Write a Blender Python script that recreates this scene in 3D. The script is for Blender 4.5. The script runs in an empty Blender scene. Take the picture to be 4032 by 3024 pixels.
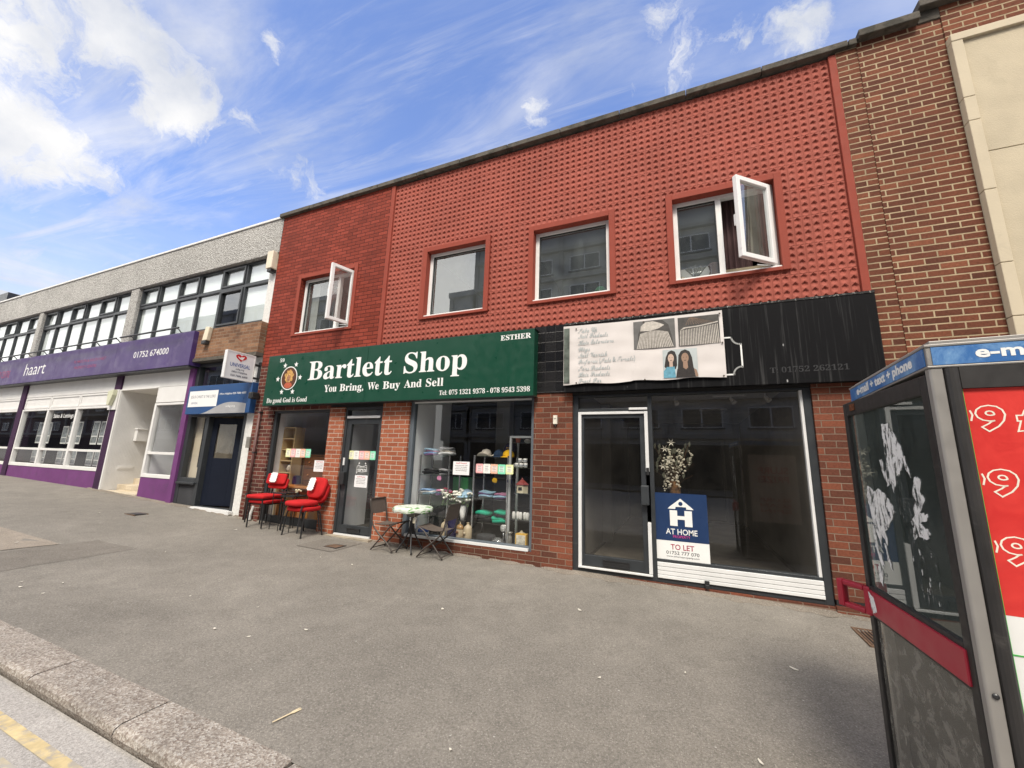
import bpy, math, random
from mathutils import Matrix, Vector
PI=math.pi; R=math.radians
sc=bpy.context.scene
COL=sc.collection
random.seed(7)

# ------------------------------------------------------------------ camera
cam=bpy.data.cameras.new('camera'); cam.sensor_width=36; cam.lens=13.904; cam.clip_start=.05; cam.clip_end=3000
co=bpy.data.objects.new('camera',cam); COL.objects.link(co)
rt=(0.92096,0.388467,0.030432); up=(0.046892,-0.188024,0.981044); fw=(-0.386825,0.902076,0.191378)
m=Matrix.Identity(4)
for i in range(3):
    m[i][0]=rt[i]; m[i][1]=up[i]; m[i][2]=-fw[i]
m[2][3]=1.5
co.matrix_world=m; sc.camera=co
sc.view_settings.view_transform='Standard'; sc.view_settings.look='None'
sc.view_settings.gamma=1; sc.view_settings.use_curve_mapping=False
sc.view_settings.exposure=1.42
sc.cycles.max_bounces=10; sc.cycles.transparent_max_bounces=12
sc.cycles.use_denoising=True

# ------------------------------------------------------------------ sun and sky
SUN_EL,SUN_AZ=R(55),R(164)          # azimuth from +Y towards +X: behind the photographer, a little to the right, veiled by cloud
sd=Vector((math.sin(SUN_AZ)*math.cos(SUN_EL),math.cos(SUN_AZ)*math.cos(SUN_EL),math.sin(SUN_EL)))
sun=bpy.data.lights.new('sun','SUN'); sun.energy=1.5; sun.angle=R(16); sun.color=(1,.92,.80)
so=bpy.data.objects.new('sun',sun); COL.objects.link(so); so.rotation_euler=(-sd).to_track_quat('-Z','Y').to_euler()

w=bpy.data.worlds.new('World'); sc.world=w; w.use_nodes=True
class NT:
    def __init__(s,nt): s.nt=nt; s.N=nt.nodes; s.L=nt.links
    def n(s,t,**k):
        x=s.N.new(t)
        for a,b in k.items(): setattr(x,a,b)
        return x
    def set(s,node,i,v):
        if hasattr(v,'is_linked') or isinstance(v,bpy.types.NodeSocket): s.L.new(v,node.inputs[i])
        else: node.inputs[i].default_value=v
    def math(s,op,a,b=None,c=None,clamp=False):
        x=s.n('ShaderNodeMath',operation=op,use_clamp=clamp); s.set(x,0,a)
        if b is not None: s.set(x,1,b)
        if c is not None: s.set(x,2,c)
        return x.outputs[0]
    def vm(s,op,a,b=None,sc_=None):
        x=s.n('ShaderNodeVectorMath',operation=op); s.set(x,0,a)
        if b is not None: s.set(x,1,b)
        if sc_ is not None: s.set(x,3,sc_)
        return x.outputs[1] if op in('DISTANCE','LENGTH','DOT_PRODUCT') else x.outputs[0]
    def mr(s,v,a,b,c=0.,d=1.,smooth=False):
        x=s.n('ShaderNodeMapRange',interpolation_type='SMOOTHSTEP' if smooth else 'LINEAR')
        s.set(x,0,v)
        for i,k in enumerate((a,b,c,d)): x.inputs[i+1].default_value=k
        return x.outputs[0]
    def mix(s,f,a,b,bt='MIX'):
        x=s.n('ShaderNodeMix',data_type='RGBA',blend_type=bt); s.set(x,0,f); s.set(x,6,a); s.set(x,7,b); return x.outputs[2]
    def noise(s,vec,scale,det=3,rough=.5,dist=0):
        x=s.n('ShaderNodeTexNoise'); 
        if vec is not None: s.L.new(vec,x.inputs['Vector'])
        x.inputs['Scale'].default_value=scale; x.inputs['Detail'].default_value=det; x.inputs['Roughness'].default_value=rough; x.inputs['Distortion'].default_value=dist
        return x.outputs[0]
    def mapping(s,vec,scale=(1,1,1),rot=(0,0,0),loc=(0,0,0)):
        x=s.n('ShaderNodeMapping'); s.L.new(vec,x.inputs[0]); x.inputs['Scale'].default_value=scale; x.inputs['Rotation'].default_value=rot; x.inputs['Location'].default_value=loc
        return x.outputs[0]
    def ramp(s,v,stops):
        x=s.n('ShaderNodeValToRGB'); s.L.new(v,x.inputs[0]); e=x.color_ramp.elements
        while len(e)<len(stops): e.new(.5)
        for k,(p,c) in enumerate(stops): e[k].position=p; e[k].color=(*c,1)
        return x.outputs[0]
def rgb(c): return (c[0],c[1],c[2],1)
T=NT(w.node_tree); bg=T.N['Background']
sky=T.n('ShaderNodeTexSky',sky_type='NISHITA',sun_disc=False,sun_elevation=SUN_EL,sun_rotation=SUN_AZ,altitude=50)
sky.air_density=1.0; sky.dust_density=.6; sky.ozone_density=2.2
tc=T.n('ShaderNodeTexCoord'); dv=tc.outputs['Generated']
# cumulus: lumpy blobs standing at fixed directions, torn by noise
n1=T.n('ShaderNodeTexNoise'); T.L.new(dv,n1.inputs['Vector']); n1.inputs['Scale'].default_value=7; n1.inputs['Detail'].default_value=8; n1.inputs['Roughness'].default_value=.62
off=T.vm('SUBTRACT',n1.outputs[1],(.5,.5,.5)); dd=T.vm('ADD',dv,T.vm('SCALE',off,sc_=.10))
blobs=[(-0.803,0.135,0.581,0.099),(-0.769,0.181,0.614,0.090),(-0.756,0.232,0.612,0.070),(-0.759,0.271,0.592,0.060),(-0.760,0.304,0.575,0.042),(-0.779,0.279,0.562,0.044),(-0.714,0.370,0.594,0.020),(-0.706,0.417,0.572,0.025),(-0.679,0.469,0.565,0.032),(-0.675,0.498,0.545,0.024),(-0.878,0.137,0.458,0.075),(-0.869,0.173,0.464,0.066),(-0.860,0.213,0.464,0.062),(-0.858,0.240,0.454,0.045),(-0.880,0.198,0.431,0.062),(-0.888,0.163,0.430,0.068),(-0.623,0.347,0.701,0.015),(-0.236,0.659,0.714,0.026),(0.022,0.620,0.784,0.040),(0.037,0.659,0.751,0.036),(0.032,0.692,0.721,0.026),(0.122,0.661,0.741,0.024),(-0.060,0.684,0.727,0.016),(0.212,0.659,0.722,0.05)]
F=None
for x,y,z,r in blobs:
    ds=T.vm('DISTANCE',dd,(x,y,z)); k=T.mr(ds,r*.15,r*(1.7 if r>.04 else 2.6),.95 if r>.04 else .58,0,True)
    F=k if F is None else T.math('MAXIMUM',F,k)
nb=T.noise(T.mapping(dd,(1,1,1.0),(0,R(25),0)),11,9,.66,1.1)
cum=T.mr(T.math('ADD',F,T.math('MULTIPLY',T.math('SUBTRACT',nb,.5),2.0)),.22,1.0,0,1,True)
cum=T.math('MULTIPLY',cum,T.mr(F,0,.25,0,1))
# cirrus streaks on a plane high above, plus horizon milk
sx=T.n('ShaderNodeSeparateXYZ'); T.L.new(dv,sx.inputs[0])
zz=T.math('MAXIMUM',sx.outputs[2],.04); cx=T.n('ShaderNodeCombineXYZ')
T.set(cx,0,T.math('DIVIDE',sx.outputs[0],zz)); T.set(cx,1,T.math('DIVIDE',sx.outputs[1],zz))
c1=T.noise(T.mapping(cx.outputs[0],(.55,2.2,1),(0,0,R(20))),1.5,7,.62,.9)
c2=T.noise(T.mapping(cx.outputs[0],(.9,.5,1),(0,0,R(-30))),1.1,4,.5,.3)
c3=T.noise(T.mapping(cx.outputs[0],(.35,3.4,1),(0,0,R(8))),2.6,6,.68,.5)
cir=T.math('MULTIPLY',T.math('MAXIMUM',T.mr(c1,.38,.74,0,.85,True),T.mr(c3,.46,.72,0,.6,True)),T.mr(c2,.30,.60,.18,1,True))
hz=T.mr(sx.outputs[2],.05,.50,1,0,True); hz=T.math('POWER',hz,1.2)
lowc=T.mr(T.noise(T.mapping(dv,(2,2,14)),2.2,5,.6,.4),.38,.68,0,1,True)
hzc=T.math('MULTIPLY',T.math('MULTIPLY',hz,1.3),T.math('ADD',.72,T.math('MULTIPLY',lowc,.75)),clamp=True)
tot=T.math('MAXIMUM',T.math('MAXIMUM',cum,T.math('ADD',cir,.0)),hzc,clamp=True)
skyc=T.mix(1.0,sky.outputs[0],(.86,.84,.98,1),'MULTIPLY')
# clouds are lit from above and grey underneath where they are thick
sh=T.mr(T.math('ADD',T.noise(dv,5,4,.5),T.mr(n1.outputs[0],.3,.7,-.15,.15)),.30,.70,0,1)
cl=T.mix(sh,(2.05,2.2,2.55,1),(3.35,3.32,3.3,1))
fin=T.mix(tot,skyc,cl)
# unseen bright cloud added behind the photographer for soft, neutral front light
veil=T.math('MULTIPLY',T.mr(sx.outputs[1],.12,-.30,0,1,True),T.mr(T.noise(dv,3,6,.6,.4),.25,.6,.55,1,True))
fin=T.mix(veil,fin,(7.4,7.25,7.0,1))
T.L.new(fin,bg.inputs[0]); bg.inputs[1].default_value=.115

# ------------------------------------------------------------------ materials
MATS={}
def new_mat(name):
    M=bpy.data.materials.new(name); M.use_nodes=True; MATS[name]=M
    t=NT(M.node_tree); b=t.N['Principled BSDF']; tc=t.n('ShaderNodeTexCoord')
    return M,t,b,tc.outputs['Object']
def mat(name,c,rough=.6,metal=0.,var=.12,vs=3.,bump=0.,bs=60.,dirt=None,spec=None,coat=0.):
    M,t,b,v=new_mat(name)
    n=t.noise(v,vs,5,.6); k=t.mr(n,.25,.75,1-var,1+var)
    col=t.mix(1.0,rgb(c),k,'MULTIPLY')
    if dirt:
        n2=t.noise(v,dirt[1],6,.65,.5); f=t.mr(n2,dirt[2],dirt[2]+.18,0,dirt[3],True); col=t.mix(f,col,rgb(dirt[0]))
    t.L.new(col,b.inputs['Base Color'])
    t.L.new(t.mr(t.noise(v,vs*4,3),.3,.7,max(.02,rough-.08),min(1,rough+.08)),b.inputs['Roughness'])
    b.inputs['Metallic'].default_value=metal
    if spec is None and rough>=.6 and not metal: spec=.18
    if spec is not None: b.inputs['Specular IOR Level'].default_value=spec
    if coat: b.inputs['Coat Weight'].default_value=coat
    if bump:
        bp=t.n('ShaderNodeBump'); bp.inputs['Strength'].default_value=bump; bp.inputs['Distance'].default_value=.01
        t.L.new(t.noise(v,bs,4,.6),bp.inputs['Height']); t.L.new(bp.outputs[0],b.inputs['Normal'])
    return M
def brick(name,stops,mortar,bw=.225,rh=.075,ms=.006,bump=.6,rough=.85,off=.5,shift=(0,0),grime=None,mvar=.25):
    M,t,b,v=new_mat(name)
    s=t.n('ShaderNodeSeparateXYZ'); t.L.new(v,s.inputs[0]); c=t.n('ShaderNodeCombineXYZ')
    t.set(c,0,t.math('ADD',t.math('ADD',s.outputs[0],s.outputs[1]),shift[0])); t.set(c,1,t.math('ADD',s.outputs[2],shift[1]))
    nz=t.n('ShaderNodeTexNoise'); t.L.new(v,nz.inputs['Vector']); nz.inputs['Scale'].default_value=9; nz.inputs['Detail'].default_value=3
    vv=t.vm('ADD',c.outputs[0],t.vm('SCALE',t.vm('SUBTRACT',nz.outputs[1],(.5,.5,.5)),sc_=.006))
    k=t.n('ShaderNodeTexBrick'); t.L.new(vv,k.inputs['Vector']); k.offset=off
    k.inputs['Color1'].default_value=(0,0,0,1); k.inputs['Color2'].default_value=(1,1,1,1); k.inputs['Mortar'].default_value=(.5,.5,.5,1)
    k.inputs['Scale'].default_value=1; k.inputs['Mortar Size'].default_value=ms; k.inputs['Mortar Smooth'].default_value=.25
    k.inputs['Brick Width'].default_value=bw; k.inputs['Row Height'].default_value=rh
    col=t.ramp(k.outputs['Color'],stops)
    big=t.noise(v,1.1,4,.6); fine=t.noise(v,45,4,.65)
    col=t.mix(1.0,col,t.mr(big,.3,.7,.82,1.15),'MULTIPLY'); col=t.mix(1.0,col,t.mr(fine,.25,.75,.72,1.25),'MULTIPLY')
    mo=t.mix(1.0,rgb(mortar),t.mr(t.noise(v,2.3,5,.6),.3,.7,1-mvar,1+mvar),'MULTIPLY')
    col=t.mix(k.outputs['Fac'],col,mo)
    if grime:
        f=t.mr(t.noise(t.mapping(v,(1,1,.35)),grime[1],6,.65),grime[2],grime[2]+.2,0,grime[3],True); col=t.mix(f,col,rgb(grime[0]))
    t.L.new(col,b.inputs['Base Color']); b.inputs['Roughness'].default_value=rough; b.inputs['Specular IOR Level'].default_value=.15 if rough>=.6 else .5
    h=t.math('ADD',t.math('SUBTRACT',1,k.outputs['Fac']),t.math('MULTIPLY',fine,.35))
    bp=t.n('ShaderNodeBump'); bp.inputs['Strength'].default_value=bump; bp.inputs['Distance'].default_value=.008
    t.L.new(h,bp.inputs['Height']); t.L.new(bp.outputs[0],b.inputs['Normal'])
    return M
def glass(name,tint=(.9,.93,.92),f0=.07,dirt=0.,dcol=(.45,.42,.36),ds=3.):
    M,t,b,v=new_mat(name); t.N.remove(b); out=t.N['Material Output']
    tr=t.n('ShaderNodeBsdfTransparent'); tr.inputs[0].default_value=rgb(tint)
    gl=t.n('ShaderNodeBsdfGlossy'); gl.inputs['Roughness'].default_value=.0; gl.inputs[0].default_value=(.95,.97,.97,1)
    bp=t.n('ShaderNodeBump'); bp.inputs['Strength'].default_value=.02; bp.inputs['Distance'].default_value=.02
    t.L.new(t.noise(v,1.6,1),bp.inputs['Height']); t.L.new(bp.outputs[0],gl.inputs['Normal'])
    lw=t.n('ShaderNodeLayerWeight'); lw.inputs[0].default_value=.5
    f=t.math('ADD',f0,t.math('MULTIPLY',t.math('POWER',lw.outputs['Facing'],5),1-f0),clamp=True)
    mx=t.n('ShaderNodeMixShader'); t.L.new(f,mx.inputs[0]); t.L.new(tr.outputs[0],mx.inputs[1]); t.L.new(gl.outputs[0],mx.inputs[2])
    last=mx.outputs[0]
    if dirt:
        di=t.n('ShaderNodeBsdfDiffuse'); di.inputs[0].default_value=rgb(dcol)
        m2=t.n('ShaderNodeMixShader'); t.L.new(t.mr(t.noise(t.mapping(v,(1,1,.5)),ds,7,.7,.6),.35,.8,dirt*.25,dirt),m2.inputs[0])
        t.L.new(last,m2.inputs[1]); t.L.new(di.outputs[0],m2.inputs[2]); last=m2.outputs[0]
    t.L.new(last,out.inputs[0]); return M

# ------------------------------------------------------------------ mesh helpers
class MB:
    def __init__(s): s.v=[]; s.f=[]; s.m=[]
    def add(s,vs,fs,mi=0):
        o=len(s.v); s.v+=[tuple(p) for p in vs]; s.f+=[tuple(o+i for i in f) for f in fs]; s.m+=[mi]*len(fs); return s
    def box(s,x0,x1,y0,y1,z0,z1,mi=0):
        return s.add([(x0,y0,z0),(x1,y0,z0),(x1,y1,z0),(x0,y1,z0),(x0,y0,z1),(x1,y0,z1),(x1,y1,z1),(x0,y1,z1)],
          [(3,2,1,0),(4,5,6,7),(0,1,5,4),(1,2,6,5),(2,3,7,6),(3,0,4,7)],mi)
    def quad(s,a,b,c,d,mi=0): return s.add([a,b,c,d],[(0,1,2,3)],mi)
    def tube(s,pts,r,n=8,mi=0):
        P=[Vector(p) for p in pts]; rr=r if isinstance(r,(list,tuple)) else [r]*len(P); vs=[]; fs=[]
        ref=None
        for i,p in enumerate(P):
            t=(P[min(i+1,len(P)-1)]-P[max(i-1,0)]).normalized()
            if ref is None: ref=Vector((0,0,1)) if abs(t.z)<.9 else Vector((1,0,0))
            a=t.cross(ref).normalized(); b=a.cross(t).normalized(); ref=b
            for k in range(n):
                q=2*PI*k/n; vs.append(p+a*math.cos(q)*rr[i]+b*math.sin(q)*rr[i])
        for i in range(len(P)-1):
            for k in range(n): fs.append((i*n+k,i*n+(k+1)%n,(i+1)*n+(k+1)%n,(i+1)*n+k))
        fs.append(tuple(range(n))[::-1]); fs.append(tuple((len(P)-1)*n+k for k in range(n)))
        return s.add(vs,fs,mi)
    def lathe(s,prof,c=(0,0,0),n=16,mi=0):
        vs=[]; fs=[]
        for r,z in prof:
            for k in range(n): q=2*PI*k/n; vs.append((c[0]+r*math.cos(q),c[1]+r*math.sin(q),c[2]+z))
        for i in range(len(prof)-1):
            for k in range(n): fs.append((i*n+k,i*n+(k+1)%n,(i+1)*n+(k+1)%n,(i+1)*n+k))
        fs.append(tuple(range(n))[::-1]); fs.append(tuple((len(prof)-1)*n+k for k in range(n)))
        return s.add(vs,fs,mi)
    def prism(s,poly,fn,d,mi=0):          # poly 2-D, fn(u,v,t) -> 3-D, t from 0 to d
        n=len(poly); vs=[fn(u,v,0) for u,v in poly]+[fn(u,v,d) for u,v in poly]
        return s.add(vs,[tuple(range(n)),tuple(range(2*n-1,n-1,-1))]+[(i,(i+1)%n+0,(i+1)%n+n,i+n)[::-1] for i in range(n)],mi)
    def slab(s,w,d,h,c=(0,0,0),e=2.6,n=28,puff=.25,M=None,mi=0):   # cushion: superellipse plan, rounded edge
        vs=[]; fs=[]; lay=[(.90,-.5),(.985,-.38),(1,-.05),(1,.15),(.985,.33),(.93,.46),(.70,.5+puff*.5),(.35,.5+puff*.9)]
        for k,z in lay:
            for i in range(n):
                q=2*PI*i/n; a,b=math.cos(q),math.sin(q)
                vs.append((math.copysign(abs(a)**(2/e),a)*w/2*k,math.copysign(abs(b)**(2/e),b)*d/2*k,z*h))
        L=len(lay)
        for j in range(L-1):
            for i in range(n): fs.append((j*n+i,j*n+(i+1)%n,(j+1)*n+(i+1)%n,(j+1)*n+i))
        vs.append((0,0,h*(.5+puff))); t=len(vs)-1
        for i in range(n): fs.append(((L-1)*n+i,(L-1)*n+(i+1)%n,t))
        fs.append(tuple(range(n))[::-1])
        if M is not None: vs=[M@Vector(p) for p in vs]
        vs=[(p[0]+c[0],p[1]+c[1],p[2]+c[2]) for p in vs]
        return s.add(vs,fs,mi)
    def blob(s,c,r,sq=(1,1,1),n=10,jit=0.,mi=0):
        vs=[];fs=[];m_=n//2+1
        for j in range(m_+1):
            a=PI*j/m_
            for i in range(n):
                q=2*PI*i/n; k=r*(1+random.uniform(-jit,jit)); vs.append((c[0]+k*sq[0]*math.sin(a)*math.cos(q),c[1]+k*sq[1]*math.sin(a)*math.sin(q),c[2]+k*sq[2]*math.cos(a)))
        for j in range(m_):
            for i in range(n): fs.append((j*n+i,(j+1)*n+i,(j+1)*n+(i+1)%n,j*n+(i+1)%n))
        return s.add(vs,fs,mi)
    def frame(s,x0,x1,z0,z1,wd,y0,y1,mi=0,ws=None):
        l,r,b,t=ws or (wd,wd,wd,wd)
        s.box(x0,x0+l,y0,y1,z0,z1,mi); s.box(x1-r,x1,y0,y1,z0,z1,mi); s.box(x0+l,x1-r,y0,y1,z0,z0+b,mi); s.box(x0+l,x1-r,y0,y1,z1-t,z1,mi); return s
    def wall(s,x0,x1,z0,z1,holes,y0,y1,mi=0):
        xs=sorted({x0,x1}|{h[i] for h in holes for i in(0,1) if x0<h[i]<x1}); zs=sorted({z0,z1}|{h[i] for h in holes for i in(2,3) if z0<h[i]<z1})
        for a,b in zip(xs,xs[1:]):
            run=None
            for c,d in zip(zs,zs[1:]):
                mx,mz=(a+b)/2,(c+d)/2
                solid=not any(h[0]<mx<h[1] and h[2]<mz<h[3] for h in holes)
                if solid: run=(run[0],d) if run else (c,d)
                if (not solid) and run: s.box(a,b,y0,y1,*run,mi); run=None
            if run: s.box(a,b,y0,y1,*run,mi)
        return s
WP={}
def wpos(o): return WP.get(o.name,Vector((0,0,0)))
def build(name,mb,mats,parent=None,smooth=False,bevel=0.,base=None,local=False,label=None,autos=False):
    if not isinstance(mats,(list,tuple)): mats=[mats]
    me=bpy.data.meshes.new(name); L=Vector((0,0,0))
    if not local:
        if parent is not None: L=wpos(parent)
        elif base is not None: L=Vector(base)
    vs=[tuple(Vector(p)-L) for p in mb.v] if L.length>0 else mb.v
    me.from_pydata(vs,[],mb.f); me.polygons.foreach_set('material_index',mb.m)
    if smooth: me.polygons.foreach_set('use_smooth',[True]*len(mb.f))
    for M in mats: me.materials.append(M)
    me.update(); o=bpy.data.objects.new(name,me); COL.objects.link(o)
    if parent is not None: o.parent=parent; WP[o.name]=L
    else: o.location=L; WP[o.name]=L
    if bevel:
        b=o.modifiers.new('bevel','BEVEL'); b.width=bevel; b.segments=2; b.limit_method='ANGLE'; b.angle_limit=R(40)
    if label: o['label']=label
    return o
def thing(name,label,cat,loc=(0,0,0),rz=0.,group=None):
    o=bpy.data.objects.new(name,None); COL.objects.link(o); o.location=loc; o.rotation_euler=(0,0,rz); o.empty_display_size=.1
    WP[o.name]=Vector(loc); return tag(o,label,cat,group)
def tag(o,label,cat,group=None):
    o['label']=label; o['category']=cat
    if group: o['group']=group
    return o
def struct(o): o['kind']='structure'; return o
def copy_tree(o,parent=None):
    c=o.copy(); COL.objects.link(c)
    if parent is not None: c.parent=parent
    for ch in list(o.children): copy_tree(ch,c)
    return c
def again(root,loc,rz,label,group=None):
    c=copy_tree(root); c.location=loc; c.rotation_euler=(0,0,rz); c['label']=label
    if group: c['group']=group
    return c

# ------------------------------------------------------------------ lettering
def sty(s,style):
    if style=='sb': U,l,d=0x1D400,0x1D41A,0x1D7CE
    elif style=='sbi': U,l,d=0x1D468,0x1D482,0x1D7CE
    elif style=='script': U,l,d=0x1D4D0,0x1D4EA,None
    else: return s
    return ''.join(chr(U+ord(c)-65) if 'A'<=c<='Z' else chr(l+ord(c)-97) if 'a'<=c<='z' else chr(d+ord(c)-48) if d and c.isdigit() else c for c in s)
def text2d(body,style='sans',bold=0.,outline=0.,space=1.):
    cu=bpy.data.curves.new('lettering','FONT'); cu.body=sty(body,style); cu.resolution_u=3; cu.offset=bold; cu.space_character=space
    if outline: cu.fill_mode='NONE'; cu.bevel_depth=outline; cu.bevel_resolution=1
    ob=bpy.data.objects.new('lettering',cu); COL.objects.link(ob)
    dg=bpy.context.evaluated_depsgraph_get(); me=bpy.data.meshes.new_from_object(ob.evaluated_get(dg))
    vs=[tuple(v.co) for v in me.vertices]; fs=[tuple(p.vertices) for p in me.polygons]
    bpy.data.objects.remove(ob); bpy.data.curves.remove(cu); bpy.data.meshes.remove(me)
    return vs,fs
def text_into(mb,body,rect,fn,style='sans',bold=0.,outline=0.,slant=0.,mi=0,space=1.,keep=False):
    vs,fs=text2d(body,style,bold,outline,space)
    if not vs: return mb
    x0=min(v[0] for v in vs); x1=max(v[0] for v in vs); y0=min(v[1] for v in vs); y1=max(v[1] for v in vs)
    sx_=(rect[1]-rect[0])/max(x1-x0,1e-6); sy=(rect[3]-rect[2])/max(y1-y0,1e-6)
    out=[]
    for v in vs:
        b=(v[1]-y0)*sy; a=(v[0]-x0)*sx_+slant*b; out.append(fn(rect[0]+a,rect[2]+b,v[2]*sy))
    return mb.add(out,fs,mi)
def facing(y): return lambda u,v,t=0: (u,y-t,v)            # a plane that faces the street
# ------------------------------------------------------------------ ground, road, kerb
PX=[(-60,1.6),(-40,1.0),(-26,.75),(-19.4,.60),(-13.8,.48),(-11.7,.40),(-10.6,.355),(-9.6,.33),(-8.3,.27),(-7.6,.22),(-4.7,.15),(-1.4,.105),(1.6,.06),(3,.03),(14,-.18)]
def prof(x):
    for (a,b),(c,d) in zip(PX,PX[1:]):
        if x<=c: return b+(d-b)*(x-a)/(c-a)
    return PX[-1][1]
def gz(x,y): return prof(x)-.025*(5.4-y)
def asphalt(name,c,spk,sp_amt,patch=.12,bump=.5,gum=True):
    M,t,b,v=new_mat(name)
    vo=t.n('ShaderNodeTexVoronoi'); t.L.new(v,vo.inputs['Vector']); vo.inputs['Scale'].default_value=95; vo.inputs['Randomness'].default_value=1
    cs=t.n('ShaderNodeSeparateColor'); t.L.new(vo.outputs['Color'],cs.inputs[0])
    f1=t.math('MULTIPLY',t.mr(cs.outputs[0],.6,1,0,1),t.mr(vo.outputs['Distance'],.25,.5,1,0))
    fine=t.noise(v,220,4,.7); big=t.noise(v,.55,5,.6,.4); mid=t.noise(v,4.5,5,.65)
    col=t.mix(1.0,rgb(c),t.mr(fine,.25,.75,.60,1.4),'MULTIPLY'); col=t.mix(1.0,col,t.mr(big,.3,.7,1-patch,1+patch),'MULTIPLY'); col=t.mix(1.0,col,t.mr(mid,.25,.75,.86,1.14),'MULTIPLY'); col=t.mix(1.0,col,t.mr(t.noise(v,70,3,.7),.3,.7,.70,1.30),'MULTIPLY')
    col=t.mix(t.math('MULTIPLY',f1,sp_amt),col,rgb(spk))
    if gum:
        g=t.n('ShaderNodeTexVoronoi'); t.L.new(t.vm('ADD',v,t.vm('SCALE',t.vm('SUBTRACT',t.n('ShaderNodeTexNoise').outputs[1],(.5,.5,.5)),sc_=.05)),g.inputs['Vector']); g.inputs['Scale'].default_value=2.6
        gs=t.n('ShaderNodeSeparateColor'); t.L.new(g.outputs['Color'],gs.inputs[0])
        f=t.math('MULTIPLY',t.mr(g.outputs['Distance'],.045,.062,1,0),t.mr(gs.outputs[1],.45,.5,0,.30)); col=t.mix(f,col,(.33,.31,.28,1))
        g2=t.n('ShaderNodeTexVoronoi'); t.L.new(v,g2.inputs['Vector']); g2.inputs['Scale'].default_value=9
        gs2=t.n('ShaderNodeSeparateColor'); t.L.new(g2.outputs['Color'],gs2.inputs[0])
        f=t.math('MULTIPLY',t.mr(g2.outputs['Distance'],.04,.07,1,0),t.mr(gs2.outputs[0],.80,.83,0,.6)); col=t.mix(f,col,(.5,.48,.44,1))
    t.L.new(col,b.inputs['Base Color']); b.inputs['Roughness'].default_value=.9; b.inputs['Specular IOR Level'].default_value=.2
    bp=t.n('ShaderNodeBump'); bp.inputs['Strength'].default_value=bump; bp.inputs['Distance'].default_value=.006
    t.L.new(t.math('ADD',fine,t.math('MULTIPLY',f1,.6)),bp.inputs['Height']); t.L.new(bp.outputs[0],b.inputs['Normal']); return M
m_pave=asphalt('pavement_asphalt',(.190,.174,.150),(.40,.37,.33),.6,.15,.6)
m_patch=asphalt('patch_asphalt',(.160,.144,.123),(.36,.34,.32),.4)
m_patch2=asphalt('patch_concrete',(.25,.215,.175),(.4,.37,.33),.4)
m_road=asphalt('road_asphalt',(.33,.31,.285),(.46,.44,.41),.5,.12,.35,False)
m_gravel=asphalt('edge_grit',(.19,.165,.135),(.45,.42,.38),.7,.2,.9,False)
def sheet(name,xs,ys,zf,M):
    mb=MB(); vs=[(x,y,zf(x,y)) for y in ys for x in xs]; n=len(xs)
    fs=[(j*n+i,j*n+i+1,(j+1)*n+i+1,(j+1)*n+i) for j in range(len(ys)-1) for i in range(n-1)]
    return struct(build(name,mb.add(vs,fs),M,smooth=True))
XS=sorted({p[0] for p in PX}|{-3,-6,-2,0,-12.7,-16,-33})
def und(x,y): return gz(x,y)+.008*math.sin(x*1.7+y)*math.sin(y*2.1+.4*x) if 1.8<y<5.2 else gz(x,y)
fx=[-60,-40,-30]+[-26+.35*i for i in range(115)]
sheet('pavement',fx,[1.68]+[1.85+.35*i for i in range(10)]+[5.3,6.2],und,m_pave)
sheet('road',XS,[-14,-6,1.0,1.44],lambda x,y: prof(x)-.171-(.0 if y>0 else .02),m_road)
sheet('far_pavement',XS,[-20,-14],lambda x,y: prof(x)-.10,m_pave)
m_yel=mat('worn_yellow_paint',(.50,.40,.22),.8,var=.25,vs=14,dirt=((.30,.28,.25),13,.44,.85))
m_yel2=mat('faint_yellow_paint',(.42,.37,.27),.8,var=.25,vs=14,dirt=((.34,.32,.29),11,.40,.95))
for y0,my in ((1.228,m_yel),(1.09,m_yel2)): sheet('yellow_line',[x for x in XS],[y0,y0+.062],lambda x,y: prof(x)-.167,my)
m_lane=mat('worn_white_paint',(.62,.61,.58),.8,var=.2,vs=10,dirt=((.3,.29,.27),8,.5,.6))
sheet('lane_line',XS,[-4.2,-4.08],lambda x,y: prof(x)-.187,m_lane)
m_ground=mat('ground_earth',(.16,.15,.13),.95,var=.3,vs=.2)
struct(build('ground',MB().quad((-900,-900,-1.2),(900,-900,-1.2),(900,900,-1.2),(-900,900,-1.2)),m_ground))
# kerb of long granite stones with open joints
M,t,b,v=new_mat('kerb_granite'); vo=t.n('ShaderNodeTexVoronoi'); t.L.new(v,vo.inputs['Vector']); vo.inputs['Scale'].default_value=95
cs=t.n('ShaderNodeSeparateColor'); t.L.new(vo.outputs['Color'],cs.inputs[0])
col=t.ramp(cs.outputs[0],[(0,(.17,.135,.11)),(.35,(.25,.215,.18)),(.7,(.31,.275,.235)),(1,(.40,.37,.33))])
col=t.mix(1.0,col,t.mr(t.noise(v,3,5,.65),.3,.7,.75,1.2),'MULTIPLY'); col=t.mix(1.0,col,t.mr(t.noise(v,150,3,.6),.3,.7,.75,1.25),'MULTIPLY')
geo=t.n('ShaderNodeTexCoord'); t.L.new(col,b.inputs['Base Color']); b.inputs['Roughness'].default_value=.9
bp=t.n('ShaderNodeBump'); bp.inputs['Strength'].default_value=.7; bp.inputs['Distance'].default_value=.006
t.L.new(t.math('ADD',vo.outputs['Distance'],t.noise(v,90,4,.7)),bp.inputs['Height']); t.L.new(bp.outputs[0],b.inputs['Normal']); m_kerb=M
k=MB(); x=-3.93-1.05*40
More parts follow.
